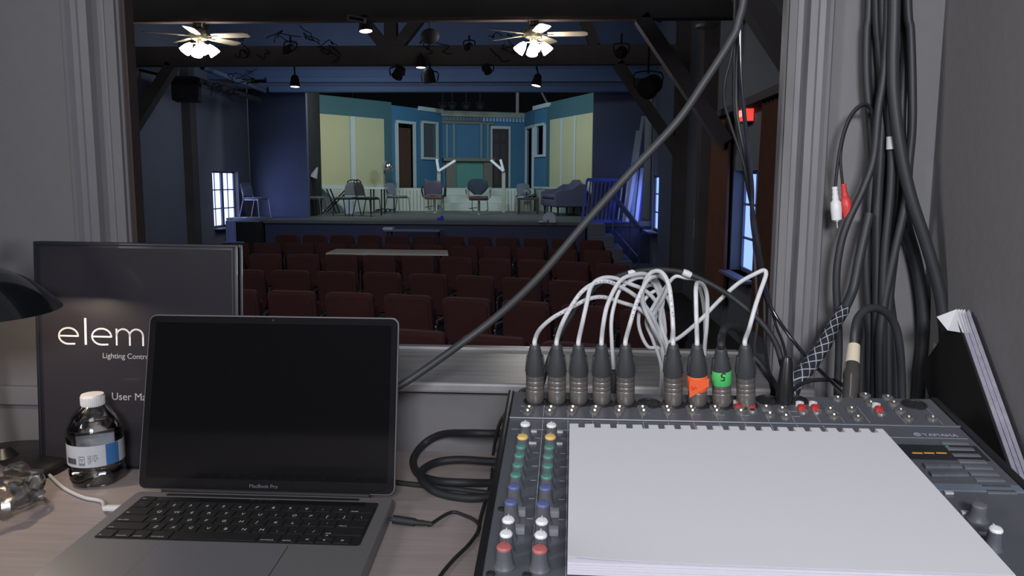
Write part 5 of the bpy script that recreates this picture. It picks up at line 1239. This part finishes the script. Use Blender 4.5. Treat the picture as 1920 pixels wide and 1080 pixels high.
for x in (.08, L/2, L-.08):
    for y in (-.68, -.06): mb = MB(); mb.lathe([(.018, 0), (.03, .23)], (x, y, 0), (0, 0, 1), 8); mb.build('leg', fbk, t)
t.location = pa; t.rotation_euler = (0, 0, math.atan2(pb.y-pa.y, pb.x-pa.x))
# white object on the stage lip
p = WZ(1031, 417.5, SZ); t = thing('white_basin', p, 'white folded tub lying on the front edge of the stage', 'tub')
mb = MB(); n = 12; P = [(p.x-.16+.0*i, 0, 0) for i in range(0)]
arcp = [(p.x-.13, SZ)]+[(p.x-.02-.14*math.cos(PI*i/n), SZ+.08+.13*math.sin(PI*i/n)) for i in range(n+1)]+[(p.x+.12, SZ)]
inn_ = [(p.x-.05+(x-(p.x-.05))*.25, SZ+(z-SZ)*.35) for x, z in reversed(arcp)]
A = [[mb.bm.verts.new((x, y, z)) for x, z in arcp+inn_] for y in (p.y, p.y+.3)]
mb.loft(A); mb.build('tub_shell', M('tub_white', (.55, .58, .68), .5), t)
mb = MB(); mb.bb(p.x-.24, p.x-.10, p.y, p.y+.12, SZ, SZ+.035, .006); mb.build('folded_flap', M('tub_white', (.55, .58, .68), .5), t)
p = WZ(826, 413, SZ); mb = MB(); mb.bb(p.x-.07, p.x+.07, p.y-.05, p.y+.05, SZ, SZ+.06, .01); mb.bb(p.x-.0, p.x+.06, p.y-.03, p.y+.03, SZ+.06, SZ+.10, .01); mb.build('blue_bundle', M('cobalt_cloth', (.03, .04, .5), .7), None, False, 'small bright blue bundle at the front of the stage floor', 'bundle', loc=p)
# cone lamp on the left leg
p = W(592, 326, 19.6); t = thing('cone_lamp', Vector((p.x, 19.6, SZ)), 'small white cone-shaped lamp at the left edge of the set', 'lamp')
mb = MB(); mb.lathe([(.10, 0), (.015, .26)], p+Vector((-.06, 0, -.08)), (.45, 0, 1), 16); mb.build('cone_shade', M('cone_white', (.3, .3, .34), .6), t)
mb = MB(); mb.bar((p.x, 19.6, SZ), (p.x-.02, 19.6, p.z-.05), .03, .03); mb.build('stand', fbk, t, False)
# black monitor and blue-lit seat at the stage's left corner
p = W(465, 445, 16.9); mb = MB(); x0, x1 = W(441, 430, 17.0).x, -6.45; mb.bb(x0, x1, 16.9, 17.5, 0, W(465, 416, 16.9).z, .02); mb.build('speaker_cabinet', blk, None, False, 'black cabinet at the left corner of the stage', 'cabinet', loc=((x0+x1)/2, 17.2, 0))
t = thing('side_chair', W(432, 455, 16.4), 'blue-lit seat under the left window beside the stage', 'chair')
a = W(424, 414, 16.4); b = W(440, 450, 16.4); mb = MB(); mb.bb(a.x, b.x, 16.35, 16.5, b.z-.2, a.z, .01); mb.build('backrest', M('seat_blue_lit', (.2, .24, .5), .5), t, False)  # window light coloured into the seat material as blue
c = W(455, 452, 16.4); mb = MB(); mb.bb(a.x, c.x, 16.1, 16.5, b.z-.16, b.z-.04, .01); mb.build('seat', M('seat_blue_lit', (.2, .24, .5), .5), t, False)
for x in (a.x+.03, c.x-.03):
    for y in (16.14, 16.46): mb = MB(); mb.bb(x-.015, x+.015, y-.015, y+.015, 0, b.z-.15); mb.build('leg', fbk, t, False)

# ---------------------------------------------------------------- tables among the seats
t = thing('long_table', (-2.5, 12.1, 0), 'long white-topped table standing between rows of red seats', 'table')
z = .76; a, b = W(630, 470, 12.4), W(838, 474, 12.3)
mb = MB(); mb.hexa([Vector((x, y, zz)) for (x, y) in ((W(612, 478, 11.75).x, 11.72), (a.x, 12.42), (W(841, 482, 11.75).x, 11.72), (b.x, 12.38)) for zz in (z-.03, z)], .004); mb.build('table_top', M('long_table_top', (.50, .49, .47), .5), t, False)
for x in (-3.2, -1.8):
    for y in (11.8, 12.3): mb = MB(); mb.bar((x, y, 0), (x, y, z-.03), .03, .03); mb.build('leg', fbk, t, False)
t = thing('front_table', (-2.9, 16.7, 0), 'narrow grey table close to the stage front', 'table')
xa, xb = W(722, 431, 16.6).x, W(826, 431, 16.6).x; z = W(780, 431.5, 16.5).z
mb = MB(); mb.bb(xa, xb, 16.45, 16.95, z-.03, z, .004); mb.build('table_top', M('front_table_top', (.16, .17, .19), .5), t, False)
for x in (xa+.08, xb-.08):
    for y in (16.5, 16.9): mb = MB(); mb.bar((x, y, 0), (x, y, z-.03), .03, .03); mb.build('leg', fbk, t, False)
x = W(729, 431, 16.6).x; mb = MB(); mb.bb(x-.11, x+.10, 16.5, 16.75, z, z+.045, .004); mb.build('paper_pile', M('pile_pale', (.45, .42, .5), .7), None, False, 'small pale pile of papers on the narrow table at the stage front', 'papers', loc=(x, 16.6, z))

# ---------------------------------------------------------------- theatre seats
redf = M('theatre_seat_red', (.085, .028, .028), .85, var=.15, scale=4); redb = M('seat_back_shell', (.075, .025, .025), .55, var=.15); std = M('seat_standard', (.03, .03, .03), .5); bolt = M('seat_bolt', (.4, .38, .34), .35, .6)
def make_seat():
    t = thing('theatre_seat', (0, 0, 0), 'x', 'seat', 'dark red folding theatre seats')
    mb = MB(); rs = []
    for y0, w in ((-.035, .232), (-.02, .245), (.03, .245), (.045, .235)):
        rs.append([mb.bm.verts.new((x, y0-(z-.33)*.16, z)) for x, z in rrect(-w, w, .33, .79, .05)])
    mb.loft(rs); mb.build('backrest', redf, t)
    mb = MB(); rs = []
    for y0, w in ((-.046, .215), (-.036, .225)):
        rs.append([mb.bm.verts.new((x, y0-(z-.33)*.16, z)) for x, z in rrect(-w, w, .36, .755, .05)])
    mb.loft(rs); mb.build('back_panel', redb, t)
    mb = MB(); rs = []
    for y0, w in ((.06, .20), (.08, .225), (.14, .225), (.16, .20)):
        rs.append([mb.bm.verts.new((x, y0-(z-.33)*.10, z)) for x, z in rrect(-w, w, .30, .68, .05)])
    mb.loft(rs); mb.build('folded_seat', redf, t)
    mb = MB(); mb.bb(.258, .287, -.02, .30, .50, .56, .01); mb.build('armrest', std, t)
    mb = MB(); mb.bb(.262, .283, -.03, .24, 0, .50, .004); mb.build('standard', std, t)
    mb = MB(); mb.sphere((.272, -.035, .50), .012, 8); mb.build('hinge_bolt', bolt, t)
    return t
proto = make_seat(); first = True
rows = [('in the row nearest the stage', 15.3, 506.7, 52.6, 12, 0), ('in the second row from the stage', 13.2, 399, 63.0, 12, 0), ('in the third row from the stage', 11.2, 379, 73.6, 11, 0),
        ('in the third row from the booth', 9.15, 317, 88.8, 10, 0), ('in the second row from the booth', 7.5, 372, 112.9, 8, 0), ('in the row nearest the booth', 5.85, 398, 153.0, 6, 0)]
for desc, Y0, s0, pit, n, _ in rows:
    for i in range(n):
        px = s0+pit*(i+.5); X = (px-1045)/1500*Y0
        Y = Y0-.05*(X+3.5)**2 if X > -3.5 else Y0-.02*(X+3.5)**2
        X = (px-1045)/1500*Y
        k_ = pit*Y/1500/.575*1.0; a = math.atan(-(.10 if X > -3.5 else .04)*(X+3.5))
        o = proto if first else copy_tree(proto); first = False
        o.location = (X, Y, 0); o.rotation_euler = (0, 0, a); o.scale = (min(1.06, max(.9, k_)), 1, 1)
        o['label'] = 'dark red folding theatre seat, %s from the right %s' % (ordinal(n-i), desc)
        if n-i == 1: o['label'] = 'dark red folding theatre seat at the right end, %s' % desc[3:] if False else 'dark red folding theatre seat at the right end %s' % desc.replace('in the', 'of the')
# front corner of dark seats' aisle: nothing else
